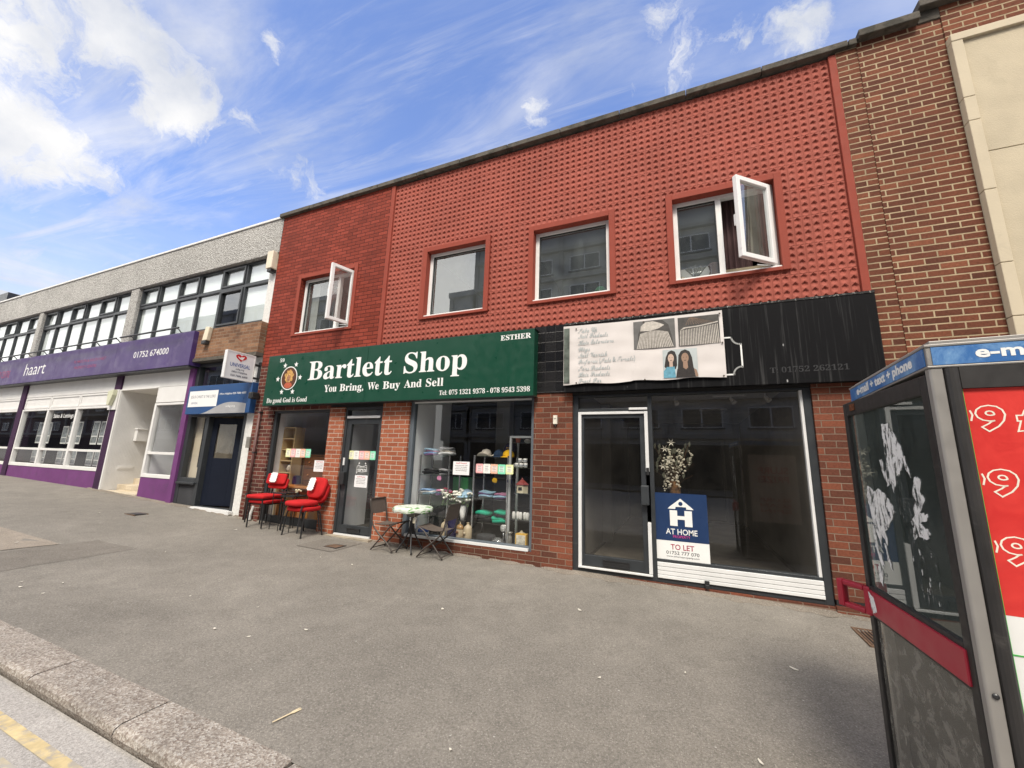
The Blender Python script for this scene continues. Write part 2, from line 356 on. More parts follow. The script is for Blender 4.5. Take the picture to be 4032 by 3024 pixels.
while x<12:
    x1=x+1.04; dz=random.uniform(-.006,.006); dy=random.uniform(-.006,.006)
    pr=[(1.445,-.35),(1.445,-.09),(1.428,-.040),(1.436,-.014),(1.462,.001),(1.56,.004),(1.69,.003),(1.692,-.35)]
    n=len(pr); seg=[x,x+.012,x+.26,x+.52,x+.78,x1-.012,x1]; vs=[]
    for si,a in enumerate(seg):
        e=.006 if si in(0,len(seg)-1) else 0
        for y,z in pr: vs.append((a,y+dy+random.uniform(-.002,.002),gz(a,1.6)+z+dz-e+random.uniform(-.0015,.0015)))
    fs=[(i*n+j,i*n+(j+1)%n,(i+1)*n+(j+1)%n,(i+1)*n+j)[::-1] for i in range(len(seg)-1) for j in range(n)]
    fs+=[tuple(range(n)),tuple(range((len(seg)-1)*n,len(seg)*n))[::-1]]
    k.add(vs,fs); x+=1.05
struct(build('kerb',k,m_kerb))
k=MB()
for i in range(60): x=-33+i*.75; k.box(x,x+.75,1.46,1.685,-1,gz(x,1.5)-.05)
struct(build('kerb_bedding',k,m_patch))
# patches, grit along the wall foot
def patch(name,pts,M,h=.002): 
    mb=MB(); c=(sum(p[0] for p in pts)/len(pts),sum(p[1] for p in pts)/len(pts)); n=len(pts)
    mb.add([(p[0],p[1],und(*p)+h) for p in pts]+[(c[0],c[1],und(*c)+h)],[(i,(i+1)%n,n) for i in range(n)])
    return struct(build(name,mb,M))
def subd(poly,n=5): return [tuple(a[i]+(b[i]-a[i])*k/n for i in(0,1)) for a,b in zip(poly,poly[1:]+poly[:1]) for k in range(n)]
patch('pavement_patch',subd([(-10.2,2.35),(-8.04,2.41),(-7.95,2.91),(-8.76,2.86),(-10.2,2.84)]),m_patch2,.006)
patch('pavement_patch',subd([(-7.93,2.93),(-7.9,3.29),(-6.97,3.34),(-7.03,2.4),(-7.0,2.1),(-7.95,2.36)]),m_patch,.003)
patch('pavement_patch',subd([(-5.40,4.56),(-5.42,5.09),(-4.73,5.2),(-4.72,4.58)]),m_patch,.006)
def strip(x0,x1,y0,n=60):
    mb=MB()
    for i in range(n):
        a=x0+(x1-x0)*i/n; b=x0+(x1-x0)*(i+1)/n; mb.quad((a,y0+.03*math.sin(a*9)+.03*math.sin(a*23),und(a,y0)+.0015),(b,y0+.03*math.sin(b*9)+.03*math.sin(b*23),und(b,y0)+.0015),(b,5.42,gz(b,5.42)+.03),(a,5.42,gz(a,5.42)+.03))
    return struct(build('pavement_edge',mb,m_gravel))
strip(-1.6,2.3,5.30,120); strip(-8.2,-5.7,5.36,80); strip(-4.7,-1.6,5.36,80); strip(-14,-8.3,5.33,160)

# ------------------------------------------------------------------ building materials
m_pbrick=brick('red_painted_brick',[(0,(.19,.034,.020)),(.5,(.235,.042,.025)),(1,(.285,.053,.033))],(.08,.016,.012),bump=1.0,ms=.006,rough=.7,grime=((.13,.026,.02),1.4,.55,.45))
m_dimple=mat('red_painted_tile',(.315,.084,.060),.75,var=.16,vs=1.5,bump=.25,bs=40,dirt=((.30,.07,.05),2.2,.56,.5))
m_redtrim=mat('red_painted_render',(.275,.060,.040),.75,var=.10,vs=3,bump=.2,bs=50)
m_bk_dark=brick('dark_red_brick',[(0,(.075,.026,.022)),(.5,(.12,.038,.03)),(1,(.17,.055,.04))],(.30,.25,.20),grime=((.06,.03,.025),2,.55,.5))
m_bk_orange=brick('orange_brick',[(0,(.28,.088,.048)),(.4,(.34,.108,.058)),(.8,(.39,.132,.072)),(1,(.30,.09,.05))],(.44,.38,.31),grime=((.2,.09,.06),2,.58,.4))
m_bk_brown=brick('brown_brick',[(0,(.095,.039,.027)),(.35,(.13,.047,.030)),(.7,(.155,.053,.033)),(1,(.21,.070,.040))],(.21,.16,.12),ms=.005,grime=((.10,.055,.04),2,.54,.5),shift=(.05,0))
m_bk_right=brick('weathered_brick',[(0,(.095,.036,.023)),(.4,(.130,.046,.028)),(.8,(.16,.056,.032)),(1,(.21,.075,.042))],(.38,.29,.185),ms=.0085,bump=1,grime=((.08,.045,.035),1.2,.56,.5),shift=(.02,.02))
m_bk_tan=brick('tan_brick',[(0,(.16,.085,.052)),(.5,(.23,.12,.07)),(1,(.30,.17,.10))],(.24,.19,.14),grime=((.09,.055,.04),2,.55,.5))
m_tile=brick('black_glazed_tile',[(0,(.006,.006,.007)),(1,(.018,.017,.017))],(.028,.026,.024),bw=.15,rh=.15,ms=.004,off=0,bump=.3,rough=.25,grime=((.06,.055,.05),5,.62,.5))
m_coping=mat('weathered_concrete',(.115,.102,.085),.9,var=.25,vs=6,bump=.6,bs=70,dirt=((.05,.048,.04),5,.46,.8))
M,t,b,v=new_mat('pebbledash'); vo=t.n('ShaderNodeTexVoronoi'); t.L.new(v,vo.inputs['Vector']); vo.inputs['Scale'].default_value=42
cs=t.n('ShaderNodeSeparateColor'); t.L.new(vo.outputs['Color'],cs.inputs[0])
col=t.ramp(cs.outputs[0],[(0,(.27,.255,.235)),(.4,(.42,.405,.38)),(1,(.56,.55,.52))]); col=t.mix(1.0,col,t.mr(t.noise(v,.8,5,.6),.3,.7,.85,1.1),'MULTIPLY')
t.L.new(col,b.inputs['Base Color']); b.inputs['Roughness'].default_value=.95
bp=t.n('ShaderNodeBump'); bp.inputs['Strength'].default_value=1; bp.inputs['Distance'].default_value=.02; t.L.new(vo.outputs['Distance'],bp.inputs['Height']); t.L.new(bp.outputs[0],b.inputs['Normal']); m_pebble=M
m_wpeb=mat('white_pebbledash',(.70,.69,.66),.9,var=.15,vs=20,bump=1,bs=45)
m_upvc=mat('white_upvc',(.78,.77,.75),.35,var=.05,vs=2,dirt=((.5,.47,.42),5,.62,.35))
m_white=mat('white_gloss_paint',(.72,.71,.69),.5,var=.06,dirt=((.45,.42,.38),3,.6,.4))
m_alu=mat('white_aluminium',(.70,.70,.69),.4,var=.08,dirt=((.4,.38,.35),6,.6,.4))
m_dgrey=mat('dark_grey_frame',(.032,.036,.040),.42,var=.15,dirt=((.16,.155,.145),5,.60,.4))
m_bgrey=mat('blue_grey_frame',(.105,.125,.145),.5,var=.12,dirt=((.55,.55,.54),7,.66,.6))
m_black=mat('black_frame',(.022,.022,.023),.4,var=.15)
m_purple=mat('purple_render',(.15,.048,.16),.7,var=.15,vs=2,bump=.15,dirt=((.09,.05,.10),2.5,.55,.55))
m_dpurple=mat('dark_purple_pier',(.045,.018,.05),.7,var=.2,bump=.4,bs=30)
m_cream=mat('cream_wall',(.60,.52,.40),.8,var=.06)
m_steps=brick('cream_step_tile',[(0,(.50,.42,.30)),(1,(.60,.52,.40))],(.35,.29,.22),bw=.3,rh=.3,ms=.004,off=0,bump=.1,rough=.5)
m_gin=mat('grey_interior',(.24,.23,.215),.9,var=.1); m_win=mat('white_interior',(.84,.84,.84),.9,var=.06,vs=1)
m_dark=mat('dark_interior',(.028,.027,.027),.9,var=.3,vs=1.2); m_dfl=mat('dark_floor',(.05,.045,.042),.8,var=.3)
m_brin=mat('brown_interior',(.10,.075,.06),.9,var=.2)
m_ceil=brick('ceiling_tile',[(0,(.62,.60,.56)),(1,(.70,.68,.64))],(.25,.25,.24),bw=.6,rh=.6,ms=.006,off=0,bump=.1)
g_shop=glass('shop_glass',(.94,.95,.945),.07,.015); g_dusty=glass('dusty_glass',(.80,.79,.77),.085,.07,(.25,.235,.205)); g_up=glass('upper_glass',(.85,.88,.88),.23,.24,(.36,.40,.385))
g_office=glass('office_glass',(.88,.92,.92),.18)

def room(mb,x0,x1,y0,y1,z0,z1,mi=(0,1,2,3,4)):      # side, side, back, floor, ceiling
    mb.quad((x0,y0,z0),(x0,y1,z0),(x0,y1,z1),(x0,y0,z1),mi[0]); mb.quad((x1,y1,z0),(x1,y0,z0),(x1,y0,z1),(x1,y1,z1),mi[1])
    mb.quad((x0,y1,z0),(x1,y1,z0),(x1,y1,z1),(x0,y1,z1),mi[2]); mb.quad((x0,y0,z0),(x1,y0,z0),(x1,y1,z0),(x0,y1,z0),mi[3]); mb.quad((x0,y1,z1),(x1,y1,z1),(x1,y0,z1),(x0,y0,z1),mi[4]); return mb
def pane(parent,x0,x1,z0,z1,y,M,name='pane',local=False):
    return build(name,MB().quad((x0,y,z0),(x1,y,z0),(x1,y,z1),(x0,y,z1)),M,parent,local=local)

# ------------------------------------------------------------------ the two-storey red shop building
RB=thing('shop_building','two-storey red painted shop building with dimpled tile upper front and four white windows','building',(-3,5.4,.1))
W=[(-7.31,-5.67,3.88,5.23),(-4.13,-2.79,3.875,5.235),(-2.10,-.75,3.885,5.215),(-.045,1.335,3.90,5.245)]
ins=lambda h,d=.085: (h[0]+d,h[1]-d,h[2]+d*.4,h[3]-d)
W0=ins(W[0])
build('painted_brick_wall',MB().wall(-8.07,-5.0,3.3,6.76,[W0],5.4,5.62),m_pbrick,RB)
HO=[ins(h) for h in W[1:]]
build('backing_wall',MB().wall(-5.0,2.05,3.3,6.76,HO,5.447,5.62),m_redtrim,RB)
# dimpled tile facing: one scooped hollow per cell
cw=6.895/73; ch=3.28/35; n=8; vs=[]; fs=[]; idx={}
X0,Z0=-4.92,3.45; brk={}
def dep(ix,iz):
    cx_,cz_=min(ix//n,72),min(iz//n,34); a=(ix-cx_*n)/n*2-1; b=(iz-cz_*n)/n*2-1
    if abs(a)>.99: return .006
    q=math.hypot(a,b)
    a/=.76; b/=.94; q=math.hypot(a,b); rr=q if b<0 else .35*q+.65*(abs(a)*.95+b)
    if rr>=1: return .0015*max(0,abs(a)-.8)/.2+(.004 if (abs(b)>.99 and cz_%4==0) else 0)
    if (cx_,cz_) not in brk: brk[cx_,cz_]=random.choice([.6,.75,.85]) if random.random()<.09 else random.uniform(.92,1.05)
    return .022*brk[cx_,cz_]*(.30+.70*min(1,max(0,(b+.8)/1.25)))*min(1,(1-rr)*(3.2 if b>0 else 2.0))
for iz in range(35*n+1):
    for ix in range(73*n+1): vs.append((X0+ix*cw/n,5.415+dep(ix,iz),Z0+iz*ch/n))
nn=73*n+1
for iz in range(35*n):
    cz_=Z0+(iz+.5)*ch/n
    for ix in range(73*n):
        cx_=X0+(ix+.5)*cw/n
        if any(h[0]+.03<cx_<h[1]-.03 and h[2]+.03<cz_<h[3]-.03 for h in W[1:]): continue
        fs.append((iz*nn+ix,iz*nn+ix+1,(iz+1)*nn+ix+1,(iz+1)*nn+ix))
build('dimpled_tile_facing',MB().add(vs,fs),m_dimple,RB)
for a_,b_ in((-5.005,-4.92),(1.975,2.055)): build('red_edge_trim',MB().box(a_,b_,5.385,5.45,3.3,6.74),m_redtrim,RB,bevel=.006)
build('brick_strip',MB().box(2.056,2.27,5.39,5.62,2.471,6.76),m_bk_right,RB)
for i,h in enumerate(W):
    d=.085
    sr=MB().frame(h[0],h[1],h[2],h[3],d,5.385,5.448 if i else 5.40,ws=(d,d,d*.55,d)); build('window_surround',sr,m_redtrim,RB,bevel=.004)
FR=[(-7.215,-5.755),(-4.045,-2.875),(-2.015,-.835),(.04,1.25)]
rooms=MB()
for i,(h,(a,b)) in enumerate(zip(W,FR)):
    z0,z1=h[2]+.045,h[3]-.085; op=i in(0,3)
    mb=MB(); y0,y1=5.50,5.585
    mb.frame(a,b,z0,z1,.06,y0,y1,ws=(.06,.06,.07,.055)); mb.box(a-.01,b+.01,5.41,5.50,z0-.02,z0+.03)
    mu=-6.245 if i==0 else .615
    if op: mb.box(mu-.035,mu+.035,y0+.003,y1-.003,z0+.07,z1-.055)
    wf=build('window',mb,m_upvc,RB,bevel=.006)
    pane(wf,a+.05,(mu-.03) if op else b-.05,z0+.06,z1-.05,5.545,g_up)
    gk=MB(); gk.frame(a+.058,(mu-.033) if op else b-.058,z0+.068,z1-.053,.012,5.522,5.545); build('gasket',gk,m_black,wf)
    if op:                                                   # side-hung sash swung out over the street
        wd=.46 if i==0 else .565; hx=b-.055; al=R(73 if i==0 else 41); sz0,sz1=z0+.06,z1-.045
        mb=MB(); mb.frame(-wd,0,0,sz1-sz0,.062,-.03,.03)
        s_=build('sash',mb,m_upvc,wf,bevel=.006,local=True); s_.location=Vector((hx,5.455,sz0))-wpos(wf); s_.rotation_euler=(0,0,al)
        gm=MB(); gm.quad((-wd+.055,0,.055),(-.055,0,.055),(-.055,0,sz1-sz0-.055),(-wd+.055,0,sz1-sz0-.055))
        p_=build('pane',gm,g_up,wf,local=True); p_.location=s_.location; p_.rotation_euler=s_.rotation_euler
        st=MB(); st.tube([(hx-.05,5.50,sz0+.02),(hx-.2,5.42,sz0+.02)],.008); build('stay',st,m_alu,wf)
        hd=MB(); hd.box(-wd+.01,-wd+.035,.03,.06,.45,.60); q=build('handle',hd,m_upvc,wf,local=True); q.location=s_.location; q.rotation_euler=s_.rotation_euler
    room(rooms,h[0]-.4,h[1]+.25,5.60,8.5,3.62,5.6)
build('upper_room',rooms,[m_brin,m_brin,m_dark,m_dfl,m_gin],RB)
for h in W: build('window_board',MB().box(h[0],h[1],5.59,5.78,h[2]+.01,h[2]+.075),m_upvc,RB)
cu=MB()                                                     # curtain inside the open right-hand light
for k in range(22): 
    a=.68+k*.014; cu.quad((a,5.70+.02*math.sin(k*1.3),4.0),(a+.014,5.70+.02*math.sin((k+1)*1.3),4.0),(a+.014,5.70+.02*math.sin((k+1)*1.3),5.2),(a,5.70+.02*math.sin(k*1.3),5.2))
build('curtain',cu,mat('mauve_curtain',(.10,.06,.06),.9),RB)
bl=MB(); bl.quad((-7.15,5.66,3.95),(-6.95,5.66,3.95),(-6.95,5.66,5.1),(-7.15,5.66,5.1)); build('net_curtain',bl,mat('net_curtain',(.55,.54,.5),.9,vs=8),RB)
# coping stones
cp=MB(); x=-8.16; i=0
while x<2.27:
    x1=min(x+.94,2.27); dz=random.uniform(-.004,.004); cp.box(x+.004,x1-.004,5.335,5.72,6.765+dz,6.852+dz); x=x1
build('coping',cp,m_coping,RB,bevel=.008); build('coping_bed',MB().box(-8.15,2.26,5.42,5.70,6.758,6.835),m_coping,RB)
rf=MB(); rf.box(-8.05,2.04,5.72,13,6.5,6.6); rf.box(-8.07,-7.97,5.72,13,-.3,6.75); rf.box(1.96,2.05,5.72,13,-.3,6.75); rf.box(-8.07,2.05,12.9,13,-.3,6.7)
build('roof',rf,mat('grey_felt',(.08,.08,.08),.9),RB)
# ground-floor brick piers
def pier(name,x0,x1,z0,z1,M,y0=5.4,y1=5.62): return build(name,MB().box(x0,x1,y0,y1,z0,z1),M,RB)
pier('brick_pier',-8.07,-7.508,-.3,3.3,m_bk_dark)
pier('brick_pier',-5.965,-5.608,-.3,2.37,m_bk_orange)
pier('brick_pier',-4.733,-4.168,-.3,2.45,m_bk_orange)
pier('brick_pier',-1.953,-1.383,-.3,2.482,m_bk_brown)
pier('brick_pier',1.393,2.27,.20,2.47,m_bk_brown)
pier('plinth',1.393,2.27,-.5,.142,m_bk_brown,5.38)
pier('plinth',1.40,2.27,.143,.199,m_black,5.403)
pier('brick_base',-4.168,-1.953,-.3,.283,m_bk_brown)
pier('brick_base',-1.383,1.393,-.5,.125,m_bk_brown,5.405)
pier('brick_base',-7.508,-5.965,-.3,.195,m_bk_dark,5.43)
pier('threshold',-5.66,-4.70,-.1,.178,mat('worn_concrete',(.36,.31,.24),.9,var=.3,vs=8,bump=.6),5.30,5.62)
pier('lintel',-7.508,-5.965,2.347,2.46,m_bk_dark,5.41); pier('lintel',-5.965,-4.733,2.372,2.46,m_dark,5.41); pier('lintel',-4.168,-1.953,2.452,2.5,m_dark,5.41)
pier('lintel',-1.383,1.393,2.44,2.5,m_dark,5.41); pier('fascia_backing',-8.0,-1.953,2.46,3.3,m_dark,5.43); pier('fascia_backing',-1.38,1.99,2.501,3.3,m_dark,5.43)
pier('tiled_panel',-1.953,-1.42,2.483,3.50,m_tile,5.385,5.43); 
# shop windows and doors
def shopwin(x0,x1,z0,z1,wd,M,G,ys=(5.44,5.52),gy=5.485,ws=None,name='shop_window'):
    f=build(name,MB().frame(x0,x1,z0,z1,wd,*ys,ws=ws),M,RB,bevel=.004); l,r,b_,t_=ws or (wd,)*4
    pane(f,x0+l-.005,x1-r+.005,z0+b_-.005,z1-t_+.005,gy,G); return f
sw1=shopwin(-7.505,-5.968,.198,2.345,.06,m_dgrey,g_shop,ws=(.075,.04,.16,.045))
sw2=shopwin(-4.166,-1.955,.285,2.45,.06,m_bgrey,g_shop,ws=(.075,.05,.06,.05))
build('sill',MB().box(-4.09,-2.005,5.40,5.438,.29,.325),m_alu,sw2); build('head_trim',MB().box(-4.09,-2.005,5.425,5.44,2.40,2.425),m_alu,sw2)
# green shop door
dr=build('door_frame',MB().frame(-5.604,-4.737,.18,2.372,.05,5.43,5.53,ws=(.05,.05,.03,.05)).box(-5.554,-4.787,5.432,5.53,2.165,2.19),m_dgrey,RB,bevel=.004)
pane(dr,-5.55,-4.79,2.19,2.325,5.49,g_shop); build('door_closer',MB().box(-5.545,-4.795,5.412,5.432,2.168,2.212),m_alu,dr,bevel=.004)
lf=build('door',MB().frame(-5.552,-4.789,.215,2.163,.09,5.445,5.50,ws=(.10,.045,.13,.10)),m_dgrey,RB,bevel=.004)
pane(lf,-5.455,-4.83,.34,2.066,5.475,g_shop)
build('letterbox',MB().frame(-5.30,-5.02,.235,.305,.014,5.425,5.445).box(-5.286,-5.034,5.432,5.445,.249,.291),m_black,lf)
build('handle',MB().box(-5.545,-5.44,5.37,5.443,1.01,1.225),m_black,lf,bevel=.008); build('lock',MB().box(-5.545,-5.515,5.425,5.443,1.34,1.47),m_alu,lf)
build('doorstep_bar',MB().box(-5.56,-4.78,5.40,5.43,.18,.205),m_alu,dr)
build('downlight',MB().lathe([(.03,0),(.03,-.01)],(-5.0,5.9,2.42)),m_upvc,dr)
# empty shop front
ef=build('shopfront_frame',MB().frame(-1.381,1.391,.127,2.437,.08,5.43,5.53,ws=(.075,.075,.05,.03)).box(-.385,-.335,5.43,5.53,.177,2.407).box(-1.306,-.385,5.43,5.53,2.205,2.245).box(-.335,1.316,5.435,5.53,.36,.392),m_dgrey,RB,bevel=.004)
pane(ef,-1.306,-.385,2.245,2.407,5.49,g_dusty); pane(ef,-.335,1.316,.392,2.407,5.49,g_dusty)
build('white_panel',MB().box(-.333,1.314,5.412,5.50,.18,.216).box(-.333,1.314,5.418,5.50,.221,.262).box(-.333,1.314,5.418,5.50,.267,.308).box(-.333,1.314,5.418,5.50,.313,.357),m_alu,ef,bevel=.003)
build('white_trim',MB().box(1.285,1.312,5.44,5.49,.392,2.407),m_alu,ef)
build('door_trim',MB().box(-1.304,-1.262,5.415,5.50,.20,2.20).box(-.43,-.388,5.415,5.50,1.42,2.20).box(-.43,-.388,5.415,5.50,.205,.80).box(-1.262,-.43,5.417,5.50,2.165,2.20).box(-1.304,-.388,5.40,5.43,.178,.20).box(-.62,-.388,5.40,5.42,2.215,2.245),m_alu,ef,bevel=.003)
el=build('door',MB().frame(-1.26,-.432,.205,2.162,.06,5.44,5.50,ws=(.03,.06,.13,.05)),m_dgrey,RB,bevel=.004)
pane(el,-1.235,-.488,.33,2.115,5.475,g_dusty)
build('letterbox',MB().frame(-.99,-.66,.225,.30,.014,5.425,5.44).box(-.976,-.674,5.43,5.44,.239,.286),m_black,el); build('handle',MB().box(-.495,-.40,5.36,5.438,1.01,1.25),m_dgrey,el,bevel=.01); build('lock',MB().box(-.425,-.39,5.40,5.438,1.38,1.47),m_black,el)
# inside of the green shop
it=MB(); room(it,-7.47,-1.99,5.53,10.5,.26,2.75); it.box(-4.16,-4.10,5.535,6.6,.262,2.745,0); it.box(-5.58,-5.54,5.535,6.1,.262,2.745,0); it.box(-1.995,-1.99,5.535,10,.262,2.745,2)
it.box(-3.0,-1.995,8.3,8.4,.262,2.745,5); it.box(-3.5,-3.2,7.4,7.6,.262,2.745,5)
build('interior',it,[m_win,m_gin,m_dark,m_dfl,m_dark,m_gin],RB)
it=MB(); room(it,-1.37,1.38,5.53,11.5,.14,2.62,(0,1,2,3,4)); it.box(-1.36,-1.2,7.5,7.7,.142,2.615,0); it.frame(.1,1.0,.145,2.2,.06,11.42,11.48,3)
it.quad((-1.3,5.6,.146),(1.3,5.6,.146),(1.3,11.4,.146),(-1.3,11.4,.146),6); it.box(.5,.95,6.95,7.05,2.60,2.617,5); it.box(.36,.84,8.6,9.2,2.60,2.617,5)  # paler floor sheet added to bounce daylight up to the ceiling
for x_,y_ in((-.07,7),(.75,7),(1.2,6.9)): it.tube([(x_,y_,2.62),(x_,y_,2.56)],.012,6,5); it.tube([(x_,y_,2.57),(x_+.04,y_-.05,2.50)],[.025,.04],8,5)
build('interior',it,[m_gin,m_gin,m_dark,m_dfl,m_ceil,m_win,mat('bounce_floor',(.16,.145,.125),.6,var=.3)],RB)
# ------------------------------------------------------------------ pebbledashed office building, left
OB=thing('office_building','long grey pebbledashed office building with dark ribbon windows above purple and blue shopfronts','building',(-16,5.4,.5))
build('pebbledash_band',MB().box(-32,-8.078,5.4,5.95,5.93,6.775),m_pebble,OB)
build('roof_edge',MB().box(-32,-8.08,5.375,5.95,6.776,6.822),m_white,OB)
rf=MB(); rf.box(-32,-8.1,5.95,13,6.2,6.6); 
for i in range(14): 
    x=-31+i*1.7; rf.box(x,x+.9,5.5,6.2,6.823,6.835+random.uniform(0,.035))
build('roof',rf,mat('roof_felt',(.10,.10,.10),.9),OB)
for a,b in((-14.1,-13.7),(-19.76,-19.47),(-26.2,-25.4)): build('pebbledash_pier',MB().box(a,b,5.42,5.7,4.2,5.929),m_pebble,OB)
build('white_pebbledash_strip',MB().box(-8.36,-8.072,5.45,5.7,-.2,5.929),m_wpeb,OB)
build('spandrel',MB().box(-32,-10.41,5.45,5.7,3.38,4.36),m_dpurple,OB)
def strip_window(x0,x1,n,tops,lows,blinds):
    z0,z1,zt=4.36,5.92,5.35; mb=MB(); y0,y1=5.50,5.58
    mb.box(x0,x1,y0,y1,z1-.05,z1); mb.box(x0,x1,y0,y1,z0,z0+.06); mb.box(x0,x1,y0-.003,y1,zt-.04,zt+.04)
    cw_=(x1-x0)/n
    for i in range(n+1):
        c=x0+i*cw_; a=max(x0,c-.032); b=min(x1,c+.032)
        mb.box(a,b,y0,y1,z0+.06,zt-.04); mb.box(a,b,y0,y1,zt+.04,z1-.05)
    for i in tops: mb.frame(x0+i*cw_+.033,x0+(i+1)*cw_-.033,zt+.041,z1-.051,.045,y0-.02,y1-.01)
    for i in lows: mb.frame(x0+i*cw_+.033,x0+(i+1)*cw_-.033,z0+.061,zt-.041,.05,y0-.02,y1-.01)
    f=build('window',mb,m_dgrey,OB,bevel=.004)
    pm=MB(); bm=MB()
    for i in range(n):
        a,b=x0+i*cw_+.03,x0+(i+1)*cw_-.03
        for za,zb in((z0+.05,zt-.03),(zt+.03,z1-.04)):
            t1=random.uniform(-.006,.006); pm.quad((a,5.54+t1,za),(b,5.54-t1,za),(b,5.54-t1,zb),(a,5.54+t1,zb))
            if (i,za<5) in blinds: bm.quad((a-.05,5.585,za-.05),(b+.05,5.585,za-.05),(b+.05,5.585,zb+.05),(a-.05,5.585,zb+.05))
    build('pane',pm,g_office,f); build('blind',bm,m_blind,f)
m_blind=mat('white_blind',(.86,.87,.86),.9,var=.08,vs=1.5)
al=[(i,b) for i in range(6) for b in(True,False)]
strip_window(-13.7,-8.36,6,(0,2,4),(4,),[q for q in al if q not in((4,True),)])
strip_window(-19.47,-14.1,6,(0,2,4),(),al); strip_window(-25.4,-19.76,6,(1,3,5),(),al)
rm=MB(); room(rm,-31.9,-8.4,5.72,9,4.1,5.9); build('upper_office',rm,[m_gin,m_gin,m_dark,m_dfl,m_ceil],OB)
build('brick_panel',MB().box(-10.40,-8.135,5.30,5.60,3.60,4.28),m_bk_tan,OB); build('stone_ledge',MB().box(-10.40,-8.12,5.27,5.60,3.52,3.597),m_coping,OB)
# purple shop
for a,b in((-13.80,-13.50),(-19.42,-19.10),(-25.4,-25.1)): build('dark_pier',MB().box(a,b,5.40,5.7,-.1,3.4),m_dpurple,OB)
build('purple_pilaster',MB().box(-10.55,-10.375,5.39,5.7,-.1,3.43),m_purple,OB)
def shop_bay(x0,x1,mull,base=True):
    build('fascia_board',MB().box(x0,x1,5.44,5.6,3.00,3.40),m_white,OB)
    pn=MB(); pn.box(x0,x1,5.455,5.6,2.62,2.99)
    for a,b in zip([x0]+mull,mull+[x1]): pn.frame(a+.02,b-.02,2.64,2.985,.05,5.435,5.455)
    build('panel',pn,m_white,OB,bevel=.003)
    mb=MB().frame(x0,x1,.92,2.618,.07,5.42,5.52,ws=(.07,.07,.09,.05))
    for mx in mull: mb.box(mx-.05,mx+.05,5.42,5.52,1.01,2.568)
    xs=[x0+.07]+[q for mx in mull for q in(mx-.05,mx+.05)]+[x1-.07]
    for a,b in zip(xs[::2],xs[1::2]): mb.box(a,b,5.43,5.52,1.40,1.46)
    f=build('shop_window',mb,m_white,OB,bevel=.005); pane(f,x0+.06,x1-.06,1.0,2.58,5.48,g_shop)
    build('purple_base',MB().box(x0,x1,5.43,5.7,-.1,.918),m_purple,OB)
shop_bay(-19.10,-13.80,[-17.36,-15.62]); shop_bay(-25.1,-19.42,[-23.2,-21.3])
# door recess and side window
build('fascia_board',MB().box(-13.50,-10.55,5.44,5.6,3.03,3.40),m_white,OB)
rc=MB(); rc.box(-13.50,-13.44,5.401,7.4,-.1,3.02); 
for i in range(66): y=5.43+i*.03; rc.box(-13.44,-13.434,y,y+.018,.45,3.0)
rc.box(-13.44,-11.80,5.40,7.4,3.0,3.029); rc.box(-11.80,-11.74,5.52,7.4,-.1,3.02); rc.box(-13.44,-11.80,7.4,7.46,.3,3.0)
build('recess_lining',rc,m_white,OB)
st=MB()
for i in range(3): st.box(-13.44,-11.80,5.41+.32*i,7.4,.2+.14*i,.47+.14*i)
build('step',st,m_steps,OB,bevel=.008)
build('letter_plate',MB().box(-13.434,-13.425,5.65,5.98,.98,1.08).box(-13.425,-13.42,5.68,5.95,1.01,1.05),m_white,OB)
build('post_box',MB().box(-13.433,-13.31,5.86,6.14,1.72,2.02).box(-13.433,-13.28,5.84,6.16,2.02,2.05),m_upvc,OB,bevel=.008)
mb=MB().frame(-11.80,-10.55,.87,2.62,.07,5.42,5.515,ws=(.08,.06,.08,.05)).box(-11.72,-10.61,5.43,5.515,1.40,1.46).box(-11.80,-10.55,5.43,5.515,2.64,3.02)
f=build('shop_window',mb,m_white,OB,bevel=.005); pane(f,-11.73,-10.6,.94,2.58,5.48,g_shop)
build('purple_base',MB().box(-11.80,-10.55,5.43,5.7,-.1,.868),m_purple,OB)
it=MB(); room(it,-31.5,-13.52,5.53,11,.5,3.0); m_pi=mat('purple_interior',(.05,.025,.07),.8); build('interior',it,[m_pi,m_pi,m_pi,m_dfl,m_gin],OB)
it=MB(); room(it,-11.73,-10.4,5.53,9.5,.4,3.0); it.box(-11.5,-10.5,7.0,7.06,.42,1.5,0); it.box(-11.3,-10.9,6.5,6.6,2.3,2.34,5); it.box(-11.3,-10.9,7.2,7.3,2.4,2.44,5); build('interior',it,[m_win,m_win,m_dark,m_dfl,m_ceil,m_white],OB)
# blue entrance
ebf=MB().frame(-10.375,-8.36,.33,3.5,.09,5.44,5.55,ws=(.12,.075,.035,.06)).box(-10.255,-8.435,5.44,5.55,2.265,2.95).box(-9.70,-9.585,5.435,5.55,.365,2.264).box(-10.255,-9.70,5.43,5.55,.80,.93).box(-10.30,-9.66,5.38,5.43,.80,.84)
ef2=build('entrance_frame',ebf,m_dgrey,OB,bevel=.004); pane(ef2,-10.25,-8.44,2.95,3.44,5.50,g_office); pane(ef2,-10.25,-9.70,.93,2.265,5.50,g_shop)
build('panel',MB().box(-10.255,-9.70,5.45,5.54,.366,.799),mat('grey_panel',(.045,.046,.05),.7,var=.3),ef2)
build('doorstep',MB().box(-9.66,-8.33,5.36,5.44,.28,.345).box(-9.58,-8.44,5.365,5.44,.345,.358),m_alu,ef2)
dl=MB().frame(0,.72,0,1.88,.16,-.025,.025,ws=(.12,.14,1.0,.14)); q=build('door',dl,mat('navy_door',(.007,.010,.020),.6,spec=.2),OB,bevel=.004,local=True); q.location=Vector((-9.585,5.56,.37))-wpos(OB); q.rotation_euler=(0,0,R(16))
